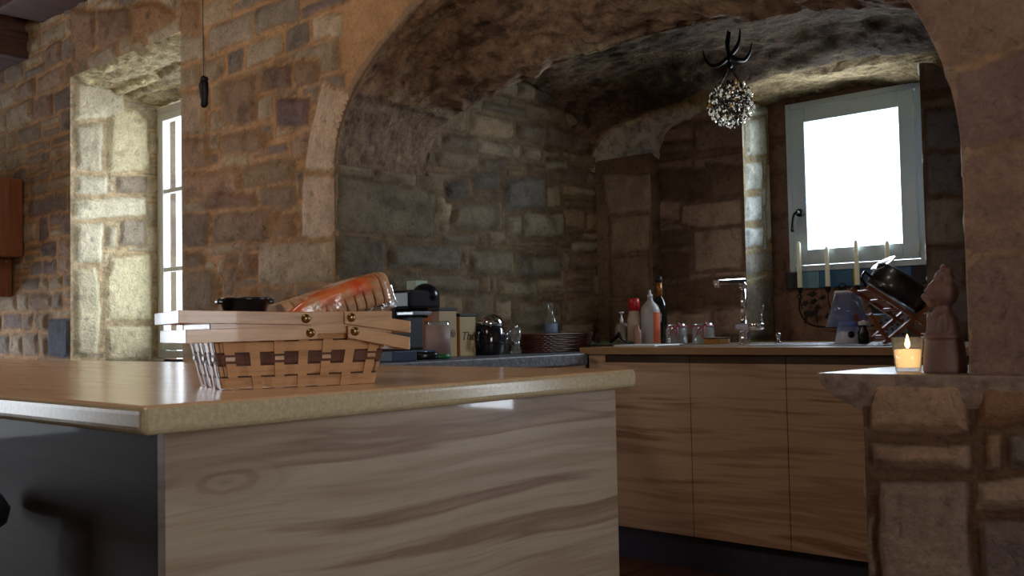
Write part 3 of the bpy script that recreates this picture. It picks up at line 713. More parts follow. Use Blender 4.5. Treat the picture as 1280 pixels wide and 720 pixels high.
# glazed door at the left end of the room and window in the right-hand wall
d1 = thing('door_1', 'x', 'x', (-8.05, -2.3, 0)); del d1['label'], d1['category']; d1['kind'] = 'structure'
G().box(0, .05, 0, .1, 0, 2.15).box(0, .05, .9, 1, 0, 2.15).box(0, .05, .1, .9, 0, .25).box(0, .05, .1, .9, 2.03, 2.15).box(0, .05, .1, .9, 1.0, 1.08).build('door_frame', M['white'], d1)
G().box(.02, .025, .1, .9, .25, 2.03).build('glass_pane', M['pane'], d1)
G().tube([(.05, .85, 1.05), (.09, .85, 1.05), (.09, .74, 1.05)], .009).build('door_handle', M['chrome'], d1)
d2 = thing('door_2', 'x', 'x', (-8.05, 1.2, 0)); del d2['label'], d2['category']; d2['kind'] = 'structure'
G().box(0, .05, 0, .1, 0, 2.15).box(0, .05, 1.0, 1.1, 0, 2.15).box(0, .05, .1, 1.0, 0, .2).box(0, .05, .1, 1.0, 2.05, 2.15).build('door_frame', M['white'], d2)
G().box(.02, .025, .1, 1.0, .2, 2.05).build('glass_pane', M['pane'], d2)
w4 = window('window_4', 0, 1.6, .9, 2.2, 0, .05, .06, 2, 2, M['white'], True); w4.location = (3.15, .4, .9); w4.rotation_euler.z = -PI / 2
# tiles under the sink window
xs_ = [982, 1000, 1024, 1066, 1072, 1140, 1168]
cols_ = [(22, 26, 46), (104, 158, 184), (40, 100, 150), (190, 160, 50), (44, 92, 138), (18, 22, 44)]
for i in range(6):
    a, b_ = P(xs_[i], 350, Y=4.75).x, P(xs_[i + 1], 350, Y=4.75).x
    t_ = G().box(a + .001, b_ - .001, 4.75, 4.768, 1.187, 1.271).build('trim_%d' % (i + 1), simple('glazed_tile_%d' % i, cols_[i], .2, var=.15, vs=20, coat=.3), bevel=.003); struct(t_)

# ------------------------------------------------------------------ light
w = bpy.data.worlds.new('sky'); SC.world = w; w.use_nodes = True; nt = w.node_tree
bg = nt.nodes['Background']
bg.inputs[0].default_value = (.86, .93, 1.0, 1); bg.inputs[1].default_value = 4.5
def area(name, loc, rot, sx, sy, e, c=(1, 1, 1), spread=PI):
    l = bpy.data.lights.new(name, 'AREA'); l.shape = 'RECTANGLE'; l.size = sx; l.size_y = sy; l.energy = e; l.color = c; l.spread = spread
    o = bpy.data.objects.new(name, l); COL.objects.link(o); o.location = loc; o.rotation_euler = rot; return o
area('sink_window_daylight', (-2.0, 4.87, 1.72), (-PI / 2, 0, 0), .56, .72, 30, (.82, .92, 1.0))
area('left_window_daylight', (-5.24, 3.26, 1.7), (-PI / 2, 0, 0), 1.1, 1.45, 42, (.92, .96, 1.0))
area('front_window_daylight', (-.03, 2.72, 1.38), (-PI / 2, 0, 0), .36, 1.38, 26, (.9, .95, 1.0))
area('garden_door_daylight', (-8.03, 1.75, 1.1), (0, -PI / 2, 0), 1.7, .8, 40, (.9, .95, 1.0))
area('door_daylight', (-8.0, -1.8, 1.1), (0, -PI / 2, 0), 1.7, .8, 24, (.9, .95, 1.0))
area('right_window_daylight', (3.05, -.4, 1.55), (0, PI / 2, 0), 1.2, 1.4, 42, (1.0, .93, .84))
def point(name, loc, e, c, r=.05):
    l = bpy.data.lights.new(name, 'POINT'); l.energy = e; l.color = c; l.shadow_soft_size = r
    o = bpy.data.objects.new(name, l); COL.objects.link(o); o.location = loc; return o
point('niche_fill', (-1.5, .3, 2.65), 15, (1.0, .82, .66), .25)  # unseen fill lamp added to brighten the niche
point('ceiling_lamp_glow', (-4.0, .2, 2.6), 40, (1.0, .77, .55), .25)
#@@PART3
# ================================================================== furniture
TOP = .92
# island : slab and cabinet
G().box(-5.3, -1.232, .64, 1.765, .88, .92).build('island_worktop', M['island_top'], bevel=.012, bseg=4, loc=(-3.2, 1.2, .88))
iw = bpy.data.objects['island_worktop']
tag(iw, 'long pale wood-effect worktop of the kitchen island with rounded edge', 'worktop')
ic = thing('island_cabinet', 'kitchen island base with pale streaky wood end panel and dark glossy long side', 'cabinet', (-3.2, 1.2, 0))
def rel(g, o): g.v = [(a - o[0], b - o[1], c - o[2]) for a, b, c in g.v]; return g
io = (-3.2, 1.2, 0)
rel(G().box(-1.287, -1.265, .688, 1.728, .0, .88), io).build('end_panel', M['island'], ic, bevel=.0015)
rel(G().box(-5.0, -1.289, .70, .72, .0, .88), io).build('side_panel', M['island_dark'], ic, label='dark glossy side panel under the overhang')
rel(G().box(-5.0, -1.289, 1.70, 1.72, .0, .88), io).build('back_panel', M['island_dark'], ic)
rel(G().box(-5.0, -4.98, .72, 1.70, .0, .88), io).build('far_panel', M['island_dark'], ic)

# sink run : worktop, three base cabinets, plinth
FY = 3.52
g = G().box(-2.755, -.84, 3.50, 4.48, .89, .92).box(RX0 + .025, RX1 - .025, 4.47, 4.76, .89, .92)
o = g.build('sink_worktop', M['sink_top'], loc=(-1.8, 3.9, .89), bevel=.002)
tag(o, 'narrow-edged light worktop running under the sink window', 'worktop')
gx = [-2.72, -2.197, -1.769, -1.20, -.85]
labs = ['left base cabinet of the sink run, half hidden by the island', 'middle base cabinet under the tap, with a streaky brown door', 'right base cabinet of the sink run, beside the stone pier', 'last base cabinet of the sink run, behind the stone pier']
for i in range(4):
    a, b = gx[i], gx[i + 1]; c0 = ((a + b) / 2, 3.9, 0)
    cb = thing('base_cabinet', labs[i], 'cabinet', c0)
    rel(G().box(a + .002, b - .002, FY + .022, 4.30, .145, .885), c0).build('carcass', M['laminate'], cb)
    off = .09 if i == 0 else 0
    d = rel(G().box(a + .0015, b - .0015, FY, FY + .02, .145, .856), c0).build('door', M['laminate'], cb, bevel=.001)
    hr = G().box(a + .0015 + off, b - .0015, FY + .004, FY + .012, .858, .886)
    hr.box(a + .0015 + off, b - .0015, FY - .004, FY + .006, .856, .861)
    rel(hr, c0).build('handle', M['rail'], d, label='long recessed metal handle rail')
    if off: rel(G().box(a + .0015, a + off, FY, FY + .02, .857, .888), c0).build('filler', M['laminate'], cb)
o = G().box(-2.70, -.86, 3.57, 3.585, 0, .143).build('plinth', M['plinth'], loc=(-1.8, 3.57, 0)); tag(o, 'dark kickboard under the doors of the sink run', 'plinth')
# inset steel sink
sk = thing('kitchen_sink', 'stainless steel inset sink with drainer in the worktop below the window', 'sink', (-2.05, 3.85, .92))
g = G().box(-.52, .62, -.22, -.19, 0, .005).box(-.52, .62, .17, .24, 0, .005).box(-.52, -.48, -.19, .17, 0, .005).box(.02, .06, -.19, .17, 0, .005).box(.58, .62, -.19, .17, 0, .005).box(.06, .58, -.19, .17, 0, .003)
g.build('rim', M['steel'], sk, bevel=.001)
g = G()
for i in range(9): g.box(.1, .56, -.17 + i * .04, -.155 + i * .04, .003, .006)
g.build('drainer_ribs', M['steel'], sk)
# tap
tp = thing('kitchen_tap', 'tall chrome tap with square spout standing at the sink', 'tap', (-2.18, 3.95, .92))
G().lathe([(.026, 0), (.026, .006), (.021, .01), (.021, .075), (.024, .08)], (0, 0, 0), 24).build('base', M['chrome'], tp)
G().lathe([(.034, 0), (.036, .004), (.036, .022), (.034, .026)], (.06, 0, .068), 24).box(-.035, .085, -.021, .021, .064, .094).build('mixer_body', M['chrome'], tp, bevel=.003)
G().lathe([(.013, 0), (.013, .17)], (0, 0, .09), 18).sphere((0, 0, .262), .019, 16, 10).build('riser', M['chrome'], tp)
G().obox((-.004, -.105, .278), (.015, 0, 0), (0, .118, .006), (0, -.0006, .012)).lathe([(.012, 0), (.012, .02)], (-.004, -.212, .25), 14).build('spout', M['chrome'], tp, bevel=.004)
G().tube([(.088, 0, .09), (.088, 0, .12), (.094, .004, .175)], [.006, .005, .004]).build('lever', M['chrome'], tp)
o = G().lathe([(.018, 0), (.018, .004), (.007, .008), (.006, .03), (.011, .034), (.011, .042), (0.001, .046)], (0, 0, 0), 16).build('drain_knob', M['chrome'], loc=(0, 0, 0)); o.location = (-2.005, 3.93, .9255)
tag(o, 'little chrome drain knob right of the tap', 'knob')
o = G().box(-.038, .038, -.05, .05, 0, .022).build('sponge', simple('sponge_foam', (176, 128, 62), .9, var=.3, vs=120, bump=.8), bevel=.005); o.location = (-2.27, 3.87, .9255)
G().box(-.038, .038, -.05, .05, .0222, .029).build('scouring_pad', simple('scour_pad', (92, 70, 40), .95, var=.3, vs=150), o, bevel=.002)
tag(o, 'flat yellow-brown sponge lying left of the tap', 'sponge')

# stone counter with cupboard on the left wall
o = G().box(-3.315, -2.70, 2.25, 3.488, .845, .897).box(-3.315, -2.765, 3.488, 4.40, .845, .897).build('stone_counter', M['slab'], loc=(-3, 3.2, .845), bevel=.006)
tag(o, 'dark grey stone counter along the left niche wall', 'counter')
c0 = (-3.0, 3.2, 0)
cb = thing('stove_cupboard', 'cupboard under the dark stone counter on the left wall', 'cabinet', c0)
rel(G().box(-3.30, -2.76, 2.30, 4.38, .0, .845), c0).build('carcass', M['laminate'], cb)
for i in range(3):
    d = rel(G().box(-2.76, -2.74, 2.31 + i * .4, 2.70 + i * .4, .1, .84), c0).build('door', M['laminate'], cb, bevel=.001)
    rel(G().tube([(-2.738, 2.66 + i * .4, .6), (-2.725, 2.66 + i * .4, .6), (-2.725, 2.66 + i * .4, .75), (-2.738, 2.66 + i * .4, .75)], .005), c0).build('handle', M['rail'], d)

# ------------------------------------------------------------------ things on the stone counter
ZC = .897
cm = thing('coffee_machine', 'black coffee machine with silver band at the left end of the stone counter', 'coffee machine', (-2.98, 2.68, ZC), .0)
G().box(-.10, .13, -.085, .10, 0, .035).lathe([(.07, 0), (.07, .03)], (.10, -.02, 0), 20).build('base', M['black'], cm, bevel=.008)
G().box(-.11, .0, -.085, .085, .035, .25).build('water_tank', M['black_matt'], cm, bevel=.012)
g = G().box(-.11, .10, -.085, .085, .20, .275); g.sphere((.05, .045, .255), .058, 18, 12, (1, .9, .85))
g.build('head', M['black'], cm, bevel=.012)
G().box(.0, .103, -.07, .03, .175, .19).build('band', M['steel'], cm, bevel=.003)
G().cyl((.055, .03, .165), (.055, .03, .20), .018).box(.045, .065, -.04, .02, .165, .177).build('filter_holder', M['black_matt'], cm)
G().lathe([(.001, .038), (.05, .038), (.054, .034), (.054, .03)], (.105, -.02, 0), 20).build('drip_tray', simple('blue_steel', (120, 160, 205), .25, metal=.8), cm, label='shiny bluish drip tray')
o = G().box(-.028, .028, -.032, .032, 0, .042).build('coffee_packet', simple('pale_green_box', (150, 170, 150), .5, var=.05), bevel=.002); o.location = (-3.0, 2.745, ZC + .276)
tag(o, 'small pale green box lying on top of the coffee machine', 'box')
# low box in front of it
o = G().box(-.04, .04, -.06, .06, 0, .04).build('blue_tin', simple('blue_tin_paint', (34, 52, 76), .4), bevel=.004); o.location = (-2.80, 2.46, ZC)
tag(o, 'low dark blue tin on the stone counter in front of the coffee machine', 'tin')
# labelled jar
j = thing('storage_jar', 'pale label-wrapped glass jar with green foot beside the coffee machine', 'jar', (-2.85, 2.715, ZC))
G().lathe([(.001, .001), (.048, .001), (.05, .006), (.05, .14), (.046, .15), (.044, .15), (.046, .138), (.046, .008), (.001, .006)], (0, 0, 0), 28).build('glass_body', M['glass'], j)
G().lathe([(.0508, .022), (.0508, .135)], (0, 0, 0), 28).build('paper_wrap', simple('grey_pink_paper', (150, 128, 124), .6), j)
G().lathe([(.0515, .002), (.0515, .02)], (0, 0, 0), 28).build('foot_band', simple('green_band', (30, 92, 50), .4), j, label='green band')
# enamel canisters
def text(s, size, mat, parent, loc, name):
    c = bpy.data.curves.new(name, 'FONT'); c.body = s; c.size = size; c.extrude = .0006; c.align_x = 'CENTER'; c.align_y = 'CENTER'; c.shear = .25
    o = bpy.data.objects.new(name, c); COL.objects.link(o); c.materials.append(mat); o.parent = parent
    bpy.context.view_layer.update()
    me = bpy.data.meshes.new_from_object(o.evaluated_get(bpy.context.evaluated_depsgraph_get())); bpy.data.objects.remove(o)
    o = bpy.data.objects.new(name, me); COL.objects.link(o); o.parent = parent
    if not me.materials: me.materials.append(mat)
    o.location = loc; o.rotation_euler = (PI / 2, 0, PI / 2); return o
ink = simple('dark_ink', (34, 26, 22), .5)
side = simple('warm_lit_enamel', (172, 104, 62), .4, var=.06)  # warm room light on the canister sides, put into their colour
def canister(x, y, w, h, word, lab, knob):
    t = thing('tea_canister' if word == 'Thé' else 'coffee_canister', lab, 'canister', (x, y, ZC))
    G().box(-w / 2, w / 2, -w / 2, w / 2, 0, h).build('tin_body', M['cream'], t, bevel=.003)
    G().box(-w / 2 + .002, w / 2 - .002, -w / 2 - .0012, -w / 2 + .001, .003, h - .003).build('warm_lit_face', side, t, label='side tinted orange-brown for the warm light on it')
    G().box(-w / 2 - .004, w / 2 + .004, -w / 2 - .004, w / 2 + .004, h, h + .014).build('lid', M['black_matt'], t, bevel=.003)
    if knob: G().lathe([(.004, 0), (.004, .012), (.012, .016), (.013, .024), (.001, .032)], (-.01, -.01, h + .014), 14).build('knob', M['black_matt'], t)
    text(word, .052 if word == 'Thé' else .045, ink, t, (w / 2 + .0012, .0, h * .5), 'lettering')
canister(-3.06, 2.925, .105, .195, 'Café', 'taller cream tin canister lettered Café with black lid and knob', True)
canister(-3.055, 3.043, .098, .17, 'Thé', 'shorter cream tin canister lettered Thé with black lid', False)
# kettle
kt = thing('kettle', 'round black kettle with shiny domed lid right of the tea canister', 'kettle', (-3.02, 3.19, ZC))
G().lathe([(.001, .0), (.066, .0), (.072, .01), (.074, .06), (.072, .115), (.062, .13), (.001, .13)], (0, 0, 0), 32).build('body', simple('smoked_glass', (26, 28, 32), .12, coat=.5), kt)
G().lathe([(.066, .128), (.068, .14), (.058, .165), (.035, .182), (.001, .188)], (0, 0, 0), 32).build('lid', M['chrome'], kt)
G().tube([(.02, -.07, .10), (.03, -.105, .10), (.035, -.11, .05), (.02, -.075, .02)], .008).build('handle', M['black'], kt)
G().tube([(.03, .07, .08), (.04, .10, .11)], [.014, .009]).build('spout', M['chrome'], kt)
# mill and glass
ml = thing('pepper_mill', 'small clear glass mill with metal waist between kettle and dark basket', 'mill', (-2.96, 3.30, ZC))
G().lathe([(.001, .002), (.024, .002), (.026, .01), (.016, .045), (.02, .06), (.026, .085), (.024, .118), (.001, .118)], (0, 0, 0), 20).build('glass_body', M['glass'], ml)
G().lathe([(.018, .04), (.02, .05), (.018, .058)], (0, 0, 0), 20).build('metal_collar', M['chrome'], ml)
G().lathe([(.012, .118), (.012, .128), (.003, .132), (.003, .155)], (0, 0, 0), 14).build('grinder_top', M['chrome'], ml)
gl = G().lathe([(.001, .004), (.022, .004), (.027, .0), (.031, .10), (.029, .10), (.0205, .009), (.001, .009)], (0, 0, 0), 24).build('drinking_glass', M['glass']); gl.location = (-3.08, 3.345, ZC)
tag(gl, 'clear drinking glass behind the little mill on the stone counter', 'glass')
# wicker basket
wb = thing('wicker_basket', 'long low dark red wicker basket on the stone counter under the blue-labelled bottle', 'basket', (-3.0, 3.62, ZC))
g = G(); n = 84
def stad(t, a=.20, b=.085):
    an = 2 * PI * t; c_, s_ = math.cos(an), math.sin(an); q = .45
    return b * math.copysign(abs(c_) ** q, c_), a * math.copysign(abs(s_) ** q, s_)
for rI in range(9):
    z = .006 + rI * .0085; pts = []
    for i in range(n):
        x, y = stad(i / n); kx = 1 + .06 * rI / 8 + .028 * (1 if (i // 2 + rI) % 2 else -1); pts.append((x * kx, y * (1 + .04 * rI / 8) * (1 + (kx - 1) * .3), z))
    g.tube(pts, .0048, 5, True)
g.build('woven_wall', M['wicker'], wb)
G().tube([(stad(i / n)[0] * 1.08, stad(i / n)[1] * 1.06, .084) for i in range(n)], .0065, 6, True).build('rim', M['wicker'], wb)
G().prism([stad(i / 40) for i in range(40)], (0, 0, .001), (1, 0, 0), (0, 1, 0), (0, 0, .005)).build('bottom', M['wicker'], wb)
bt = thing('glass_bottle', 'slim clear bottle with pale blue label standing behind the wicker basket', 'bottle', (-3.17, 3.80, ZC))
G().lathe([(.001, .002), (.03, .002), (.033, .008), (.033, .14), (.026, .165), (.014, .18), (.013, .228), (.015, .231), (.015, .24), (.001, .241)], (0, 0, 0), 24).build('glass_body', M['glass'], bt)
G().lathe([(.0336, .075), (.0336, .135)], (0, 0, 0), 24).build('paper_label', simple('pale_blue_label', (120, 138, 170), .6), bt)

# ------------------------------------------------------------------ things on the sink worktop, left end
ZS = .92
cl = G(); rg2 = random.Random(5); N_ = 14
vs = []; 
for i in range(N_ + 1):
    for jn in range(N_ + 1):
        u, v = i / N_, jn / N_; vs.append((-.12 + .24 * u, -.05 + .1 * v, .006 + .016 * abs(math.sin(u * 9 + v * 3)) * (1 - abs(2 * v - 1)) + .006 * rg2.random()))
fs = [(i * (N_ + 1) + jn, (i + 1) * (N_ + 1) + jn, (i + 1) * (N_ + 1) + jn + 1, i * (N_ + 1) + jn + 1) for i in range(N_) for jn in range(N_)]
cl.add(vs, fs, True)
o = cl.build('dish_cloth', simple('green_grey_cloth', (84, 104, 84), .9, var=.35, vs=26)); o.location = (-2.83, 3.83, ZS); o.modifiers.new('thick', 'SOLIDIFY').thickness = .004
tag(o, 'crumpled grey-green dish cloth at the left end of the sink worktop', 'cloth')
o = G().tube([(-.05, 0, .01), (-.02, .01, .035), (.0, .0, .05), (.02, -.01, .03), (.045, 0, .008)], [.006, .008, .01, .007, .004]).build('scrubbing_brush', M['black']); o.location = (-2.74, 3.78, ZS + .006)
tag(o, 'small black brush on the grey-green cloth', 'brush')
def bottle(name, lab, x, y, prof, mat, extra=()):
    t = thing(name, lab, 'bottle', (x, y, ZS)); G().lathe(prof, (0, 0, 0), 26).build('bottle_body', mat, t)
    for nm, pr, mt in extra: G().lathe(pr, (0, 0, 0), 24).build(nm, mt, t)
    return t
bottle('soap_bottle', 'short greyish pump bottle left of the red-capped bottle', -2.83, 3.93, [(.001, 0), (.03, 0), (.033, .006), (.033, .09), (.02, .108), (.001, .11)], simple('milky_plastic', (118, 108, 96), .4), [('pump', [(.008, .108), (.008, .13), (.004, .131), (.004, .155), (.012, .156), (.012, .162), (.001, .163)], M['pvc'])])
bottle('detergent_bottle', 'white detergent bottle with a big red cap', -2.755, 3.93, [(.001, 0), (.031, 0), (.034, .008), (.034, .12), (.024, .165), (.022, .168), (.001, .168)], simple('warm_white_plastic', (176, 158, 140), .4), [('cap', [(.027, .165), (.027, .218), (.022, .226), (.001, .226)], M['red'])])
bottle('small_bottle', 'little pinkish bottle in front of the red-capped one', -2.69, 3.86, [(.001, 0), (.016, 0), (.018, .005), (.018, .07), (.01, .082), (.01, .095), (.001, .096)], simple('pink_plastic', (158, 116, 100), .4))
t = bottle('cleaner_bottle', 'tall white bottle with pointed nozzle and orange side label', -2.675, 3.95, [(.001, 0), (.042, 0), (.046, .008), (.046, .165), (.038, .185), (.016, .21), (.013, .215), (.012, .232), (.001, .233)], simple('grey_white_plastic', (166, 164, 166), .35), [('nozzle', [(.013, .228), (.013, .24), (.006, .244), (.005, .262), (.001, .263)], M['pvc'])])
g = G(); vs = []
for i in range(9):
    a = -1.25 + i * .13
    for z in (.012, .155): vs.append((.0468 * math.cos(a + .55), .0468 * math.sin(a + .55), z))
g.add(vs, [(2 * i, 2 * i + 2, 2 * i + 3, 2 * i + 1) for i in range(8)], True); g.build('side_label', M['orange'], t, label='orange label')
bottle('wine_bottle', 'dark bottle with gold neck foil behind the tall white cleaner bottle', -2.735, 4.12, [(.001, 0), (.036, 0), (.038, .005), (.038, .18), (.03, .215), (.015, .235), (.0145, .27), (.001, .27)], simple('dark_green_glass', (18, 24, 18), .1, coat=.4),
       [('neck_foil', [(.0155, .235), (.0158, .31), (.001, .311)], simple('gold_foil', (150, 104, 48), .35, metal=.6)), ('cork_cap', [(.0165, .305), (.0165, .335), (.001, .336)], M['black_matt'])])
# two jars with pink ribbons
pink = simple('pink_ribbon', (176, 78, 96), .6, var=.2)
def rjar(x, y, lab):
    t = thing('ribbon_jar', lab, 'jar', (x, y, ZS), 0)
    G().lathe([(.001, .002), (.046, .002), (.05, .008), (.052, .07), (.044, .084), (.046, .098), (.043, .098), (.041, .084), (.048, .07), (.046, .01), (.001, .008)], (0, 0, 0), 26).build('glass_body', M['glass'], t)
    G().tube([(.047 * math.cos(a), .047 * math.sin(a), .086) for a in [2 * PI * i / 24 for i in range(24)]], .003, 5, True).tube([(.03, -.04, .086), (.045, -.052, .10), (.05, -.05, .088)], .004).tube([(.03, -.04, .086), (.036, -.05, .06), (.03, -.054, .03)], .0035).tube([(.03, -.04, .086), (.01, -.056, .07), (.0, -.058, .045)], .0035).build('ribbon', pink, t, label='pink ribbon')
    return t
rjar(-2.575, 4.02, 'clear jar with pink ribbon, next to the tall white bottle')
rjar(-2.43, 4.02, 'clear jar with pink ribbon, next to the yellow-brown sponge')
o = G().box(-.11, .11, -.10, .10, 0, .009).build('cutting_board', M['pvc'], bevel=.003); o.location = (-2.53, 3.70, ZS)
tag(o, 'thin white board lying flat left of the sponge', 'board')

# ------------------------------------------------------------------ things right of the tap
lp_ = thing('bottle_lamp', 'small lamp with clear conical shade on a white bottle base', 'lamp', (-1.69, 3.92, ZS))
G().lathe([(.001, 0), (.052, 0), (.054, .008), (.046, .04), (.04, .075), (.034, .092), (.001, .094)], (0, 0, 0), 28).build('base', simple('white_ceramic', (205, 215, 230), .3, var=.03), lp_)
G().lathe([(.001, .0), (.014, .0), (.012, .003), (.001, .004)], (0, 0, 0), 18, (.62, -.78, .1)).build('oval_badge', M['black'], lp_).location = (.029, -.037, .04)
G().lathe([(.008, .09), (.008, .122), (.014, .124), (.014, .134), (.001, .136)], (0, 0, 0), 16).build('stem', M['pvc'], lp_)
G().lathe([(.085, .072), (.088, .072), (.048, .214), (.045, .214), (.085, .072)], (0, 0, 0), 36).build('lamp_shade', clear('clear_shade', (205, 215, 235), .1, .22), lp_)
G().lathe([(.0485, .210), (.050, .213), (.0475, .220), (.044, .220), (.0445, .213)], (0, 0, 0), 36).build('shade_rim', simple('bright_rim', (225, 232, 240), .3), lp_)
# wooden folding plate rack, pan leaning in it
rk = thing('plate_rack', 'folding wooden X-shaped plate rack on the worktop below the window', 'rack', (-1.455, 3.90, ZS), 0)
rx = Vector((.742, .67, 0))   # the rack stands square to the room corner
def rp(s, z, d=0): return (rx.x * s - rx.y * d, rx.y * s + rx.x * d, z)
for d in (-.09, .09):
    G().bar(rp(-.17, .225, d), rp(.13, .012, d), .012, .024, up=rp(0, 0, 1)).build('crossed_rail', M['rack_wood'], rk)
    G().bar(rp(-.115, .008, d), rp(.16, .225, d), .012, .024, up=rp(0, 0, 1)).build('crossed_rail', M['rack_wood'], rk)
    G().bar(rp(-.165, .12, d), rp(-.095, .012, d), .012, .022, up=rp(0, 0, 1)).build('foot_rail', M['rack_wood'], rk)
for s, z in ((-.15, .21), (-.10, .173), (-.05, .137), (.04, .13), (.09, .17), (.14, .21), (.1, .035), (-.085, .032)):
    G().cyl(rp(s, z, -.1), rp(s, z, .1), .006, seg=8).build('dowel', M['rack_wood'], rk)
pn = thing('cooking_pot', 'black cooking pot tipped on its side in the wooden plate rack', 'pot', (-1.465, 3.88, ZS))
ax = Vector(rp(.57, .8, -.12)).normalized()
c = Vector(rp(-.005, .205, 0)) 
def lz(g, prof, seg=32): return g.lathe(prof, c - ax * .035, seg, ax)
lz(G(), [(.001, 0), (.108, 0), (.116, .006), (.118, .03), (.118, .085), (.122, .088), (.122, .091), (.113, .091), (.111, .012), (.001, .010)]).build('pot_body', simple('black_enamel', (20, 22, 30), .3, coat=.3), pn)
lz(G(), [(.121, .0915), (.121, .095), (.09, .103), (.03, .110), (.001, .111)]).build('lid', simple('grey_lid', (66, 68, 80), .35), pn, label='grey domed lid')
q = Vector(rp(-.12, .155, -.02)) + c * 0
hnd = c + Vector(rp(-.105, .06, -.02)); G().tube([hnd, hnd + Vector(rp(-.03, .02, -.01)), hnd + Vector(rp(-.045, -.005, -.01)), hnd + Vector(rp(-.02, -.04, 0))], .006).build('handle', M['black'], pn)
# white disc added to stand in for the highlight on the pot
gp = G().lathe([(.001, 0), (.03, .002), (.05, .008), (.052, .011), (.03, .006), (.001, .004)], (0, 0, 0), 28, (-.3, -.4, .8)).build('highlight_disc', simple('highlight_white', (240, 244, 248), .2, var=.02, coat=.4)); gp.location = Vector((-1.465, 3.88, ZS)) + c + Vector(rp(-.045, .105, 0))
tag(gp, 'small bright white disc added as the highlight on the upper edge of the tipped pot', 'highlight_disc')
# cutlery caddy
cc = thing('cutlery_caddy', 'pale perforated cutlery caddy beside the wooden rack', 'caddy', (-1.55, 4.06, ZS))
g = G().box(-.05, .05, -.003, .0, 0, .115).box(-.05, .05, .07, .073, 0, .115).box(-.05, -.047, 0, .07, 0, .115).box(.047, .05, 0, .07, 0, .115).box(-.05, .05, 0, .07, 0, .004)
g.build('caddy_body', simple('grey_plastic', (120, 124, 132), .4), cc)
g = G()
for i in range(4):
    for jn in range(5): g.lathe([(.001, 0), (.005, 0), (.005, .001), (.001, .001)], (-.034 + i * .022, -.0032, .02 + jn * .019), 8, (0, -1, 0))
g.build('round_holes', M['black_matt'], cc)
G().box(-.14, .15, .02, .03, .118, .124).build('wire_bar', M['chrome'], cc)
o = thing('cork_stopper', 'white-topped bottle stopper in front of the wooden rack', 'stopper', (-1.56, 3.76, ZS)); o['category'] = 'stopper'
G().lathe([(.001, 0), (.02, 0), (.022, .05), (.012, .07), (.012, .078), (.001, .078)], (0, 0, 0), 16).build('dark_body', M['black'], o)
G().lathe([(.016, .078), (.018, .082), (.018, .092), (.001, .096)], (0, 0, 0), 16).build('white_cap', M['pvc'], o)

# ------------------------------------------------------------------ wrought-iron candelabrum on the wall below the window
ca = thing('wall_candelabrum', 'black wrought-iron wall candelabrum with horse and bird silhouettes below the window', 'candelabrum', (-2.0, 4.71, 1.16))
def q3(pl, d=0.0): return [(P(x, y, Y=4.71).x + 2.0, d, P(x, y, Y=4.71).z - 1.16) for x, y in pl]
def q2(pl): return [(P(x, y, Y=4.71).x + 2.0, P(x, y, Y=4.71).z - 1.16) for x, y in pl]
MXR = 2 * (P(1055, 380, Y=4.71).x + 2.0)
frame = q3([(1000, 372), (999, 385), (1003, 396), (1010, 404), (1022, 408), (1040, 409), (1055, 410)])
fr2 = [(MXR - a, b, c_) for a, b, c_ in reversed(frame)]
G().tube(*curve(frame + fr2[1:], .0045)).build('curved_frame', M['iron'], ca)
hz = [P(1000, 364, Y=4.71).z - 1.16] * 4
cxs = [P(x, 361, Y=4.71).x + 2.0 for x in (1000, 1035, 1072, 1111)]
for cx in cxs:
    z0 = P(1035, 363, Y=4.71).z - 1.16
    G().lathe([(.006, -.01), (.012, 0), (.014, .02), (.011, .02), (.009, .004), (.001, .003)], (cx, 0, z0), 14).build('candle_cup', M['iron'], ca)
    G().tube([(cx, 0, z0 - .008), (cx, 0, z0 - .05), (cx + .008, 0, z0 - .09)], .0035).build('cup_stem', M['iron'], ca)
g = G()
ringc = q3([(1053, 362)])[0]
for dx, dz in ((0, .012), (-.022, -.004), (.022, -.004)):
    G().tube([(ringc[0] + dx + .019 * math.cos(a), 0, ringc[2] + dz + .019 * math.sin(a)) for a in [2 * PI * i / 18 for i in range(18)]], .0035, 6, True).build('ring_ornament', M['iron'], ca)
for sx in (frame[0][0] - .002, MXR - frame[0][0] + .002):
    G().tube([(sx + .012 * math.cos(a), 0, frame[0][2] + .004 + .012 * math.sin(a)) for a in [2 * PI * i / 16 for i in range(16)]], .003, 6, True).build('frame_curl', M['iron'], ca)
W3 = (0, .003, 0)
horse = [(0, 0), (.004, .03), (-.002, .045), (.006, .058), (.05, .056), (.064, .072), (.062, .085), (.07, .083), (.086, .07), (.084, .064), (.074, .064), (.07, .05), (.066, .04), (.066, 0), (.06, 0), (.058, .03), (.02, .028), (.014, .018), (.012, 0)]
bird = [(0, .012), (.02, .01), (.032, .0), (.05, .006), (.058, .016), (.066, .018), (.058, .024), (.05, .022), (.056, .04), (.036, .026), (.02, .022)]
leaf = [(0, 0), (.008, .006), (.004, .014), (.016, .012), (.018, .024), (.026, .014), (.038, .02), (.032, .008), (.044, .002), (.03, -.002), (.022, -.01), (.014, -.004)]
hp = q3([(1005, 404)])[0]
sc_ = 1.0
G().prism(horse, (hp[0], 0, hp[2]), (1.1, 0, 0), (0, 0, 1.1), W3).build('horse_figure', M['iron'], ca)
G().prism(horse, (MXR - hp[0], 0, hp[2]), (-1.1, 0, 0), (0, 0, 1.1), W3).build('horse_figure', M['iron'], ca)
bp_ = q3([(1007, 372)])[0]
G().prism(bird, (bp_[0], 0, bp_[2]), (1.0, 0, 0), (0, 0, 1), W3).build('bird_figure', M['iron'], ca)
G().prism(bird, (MXR - bp_[0], 0, bp_[2]), (-1.0, 0, 0), (0, 0, 1), W3).build('bird_figure', M['iron'], ca)
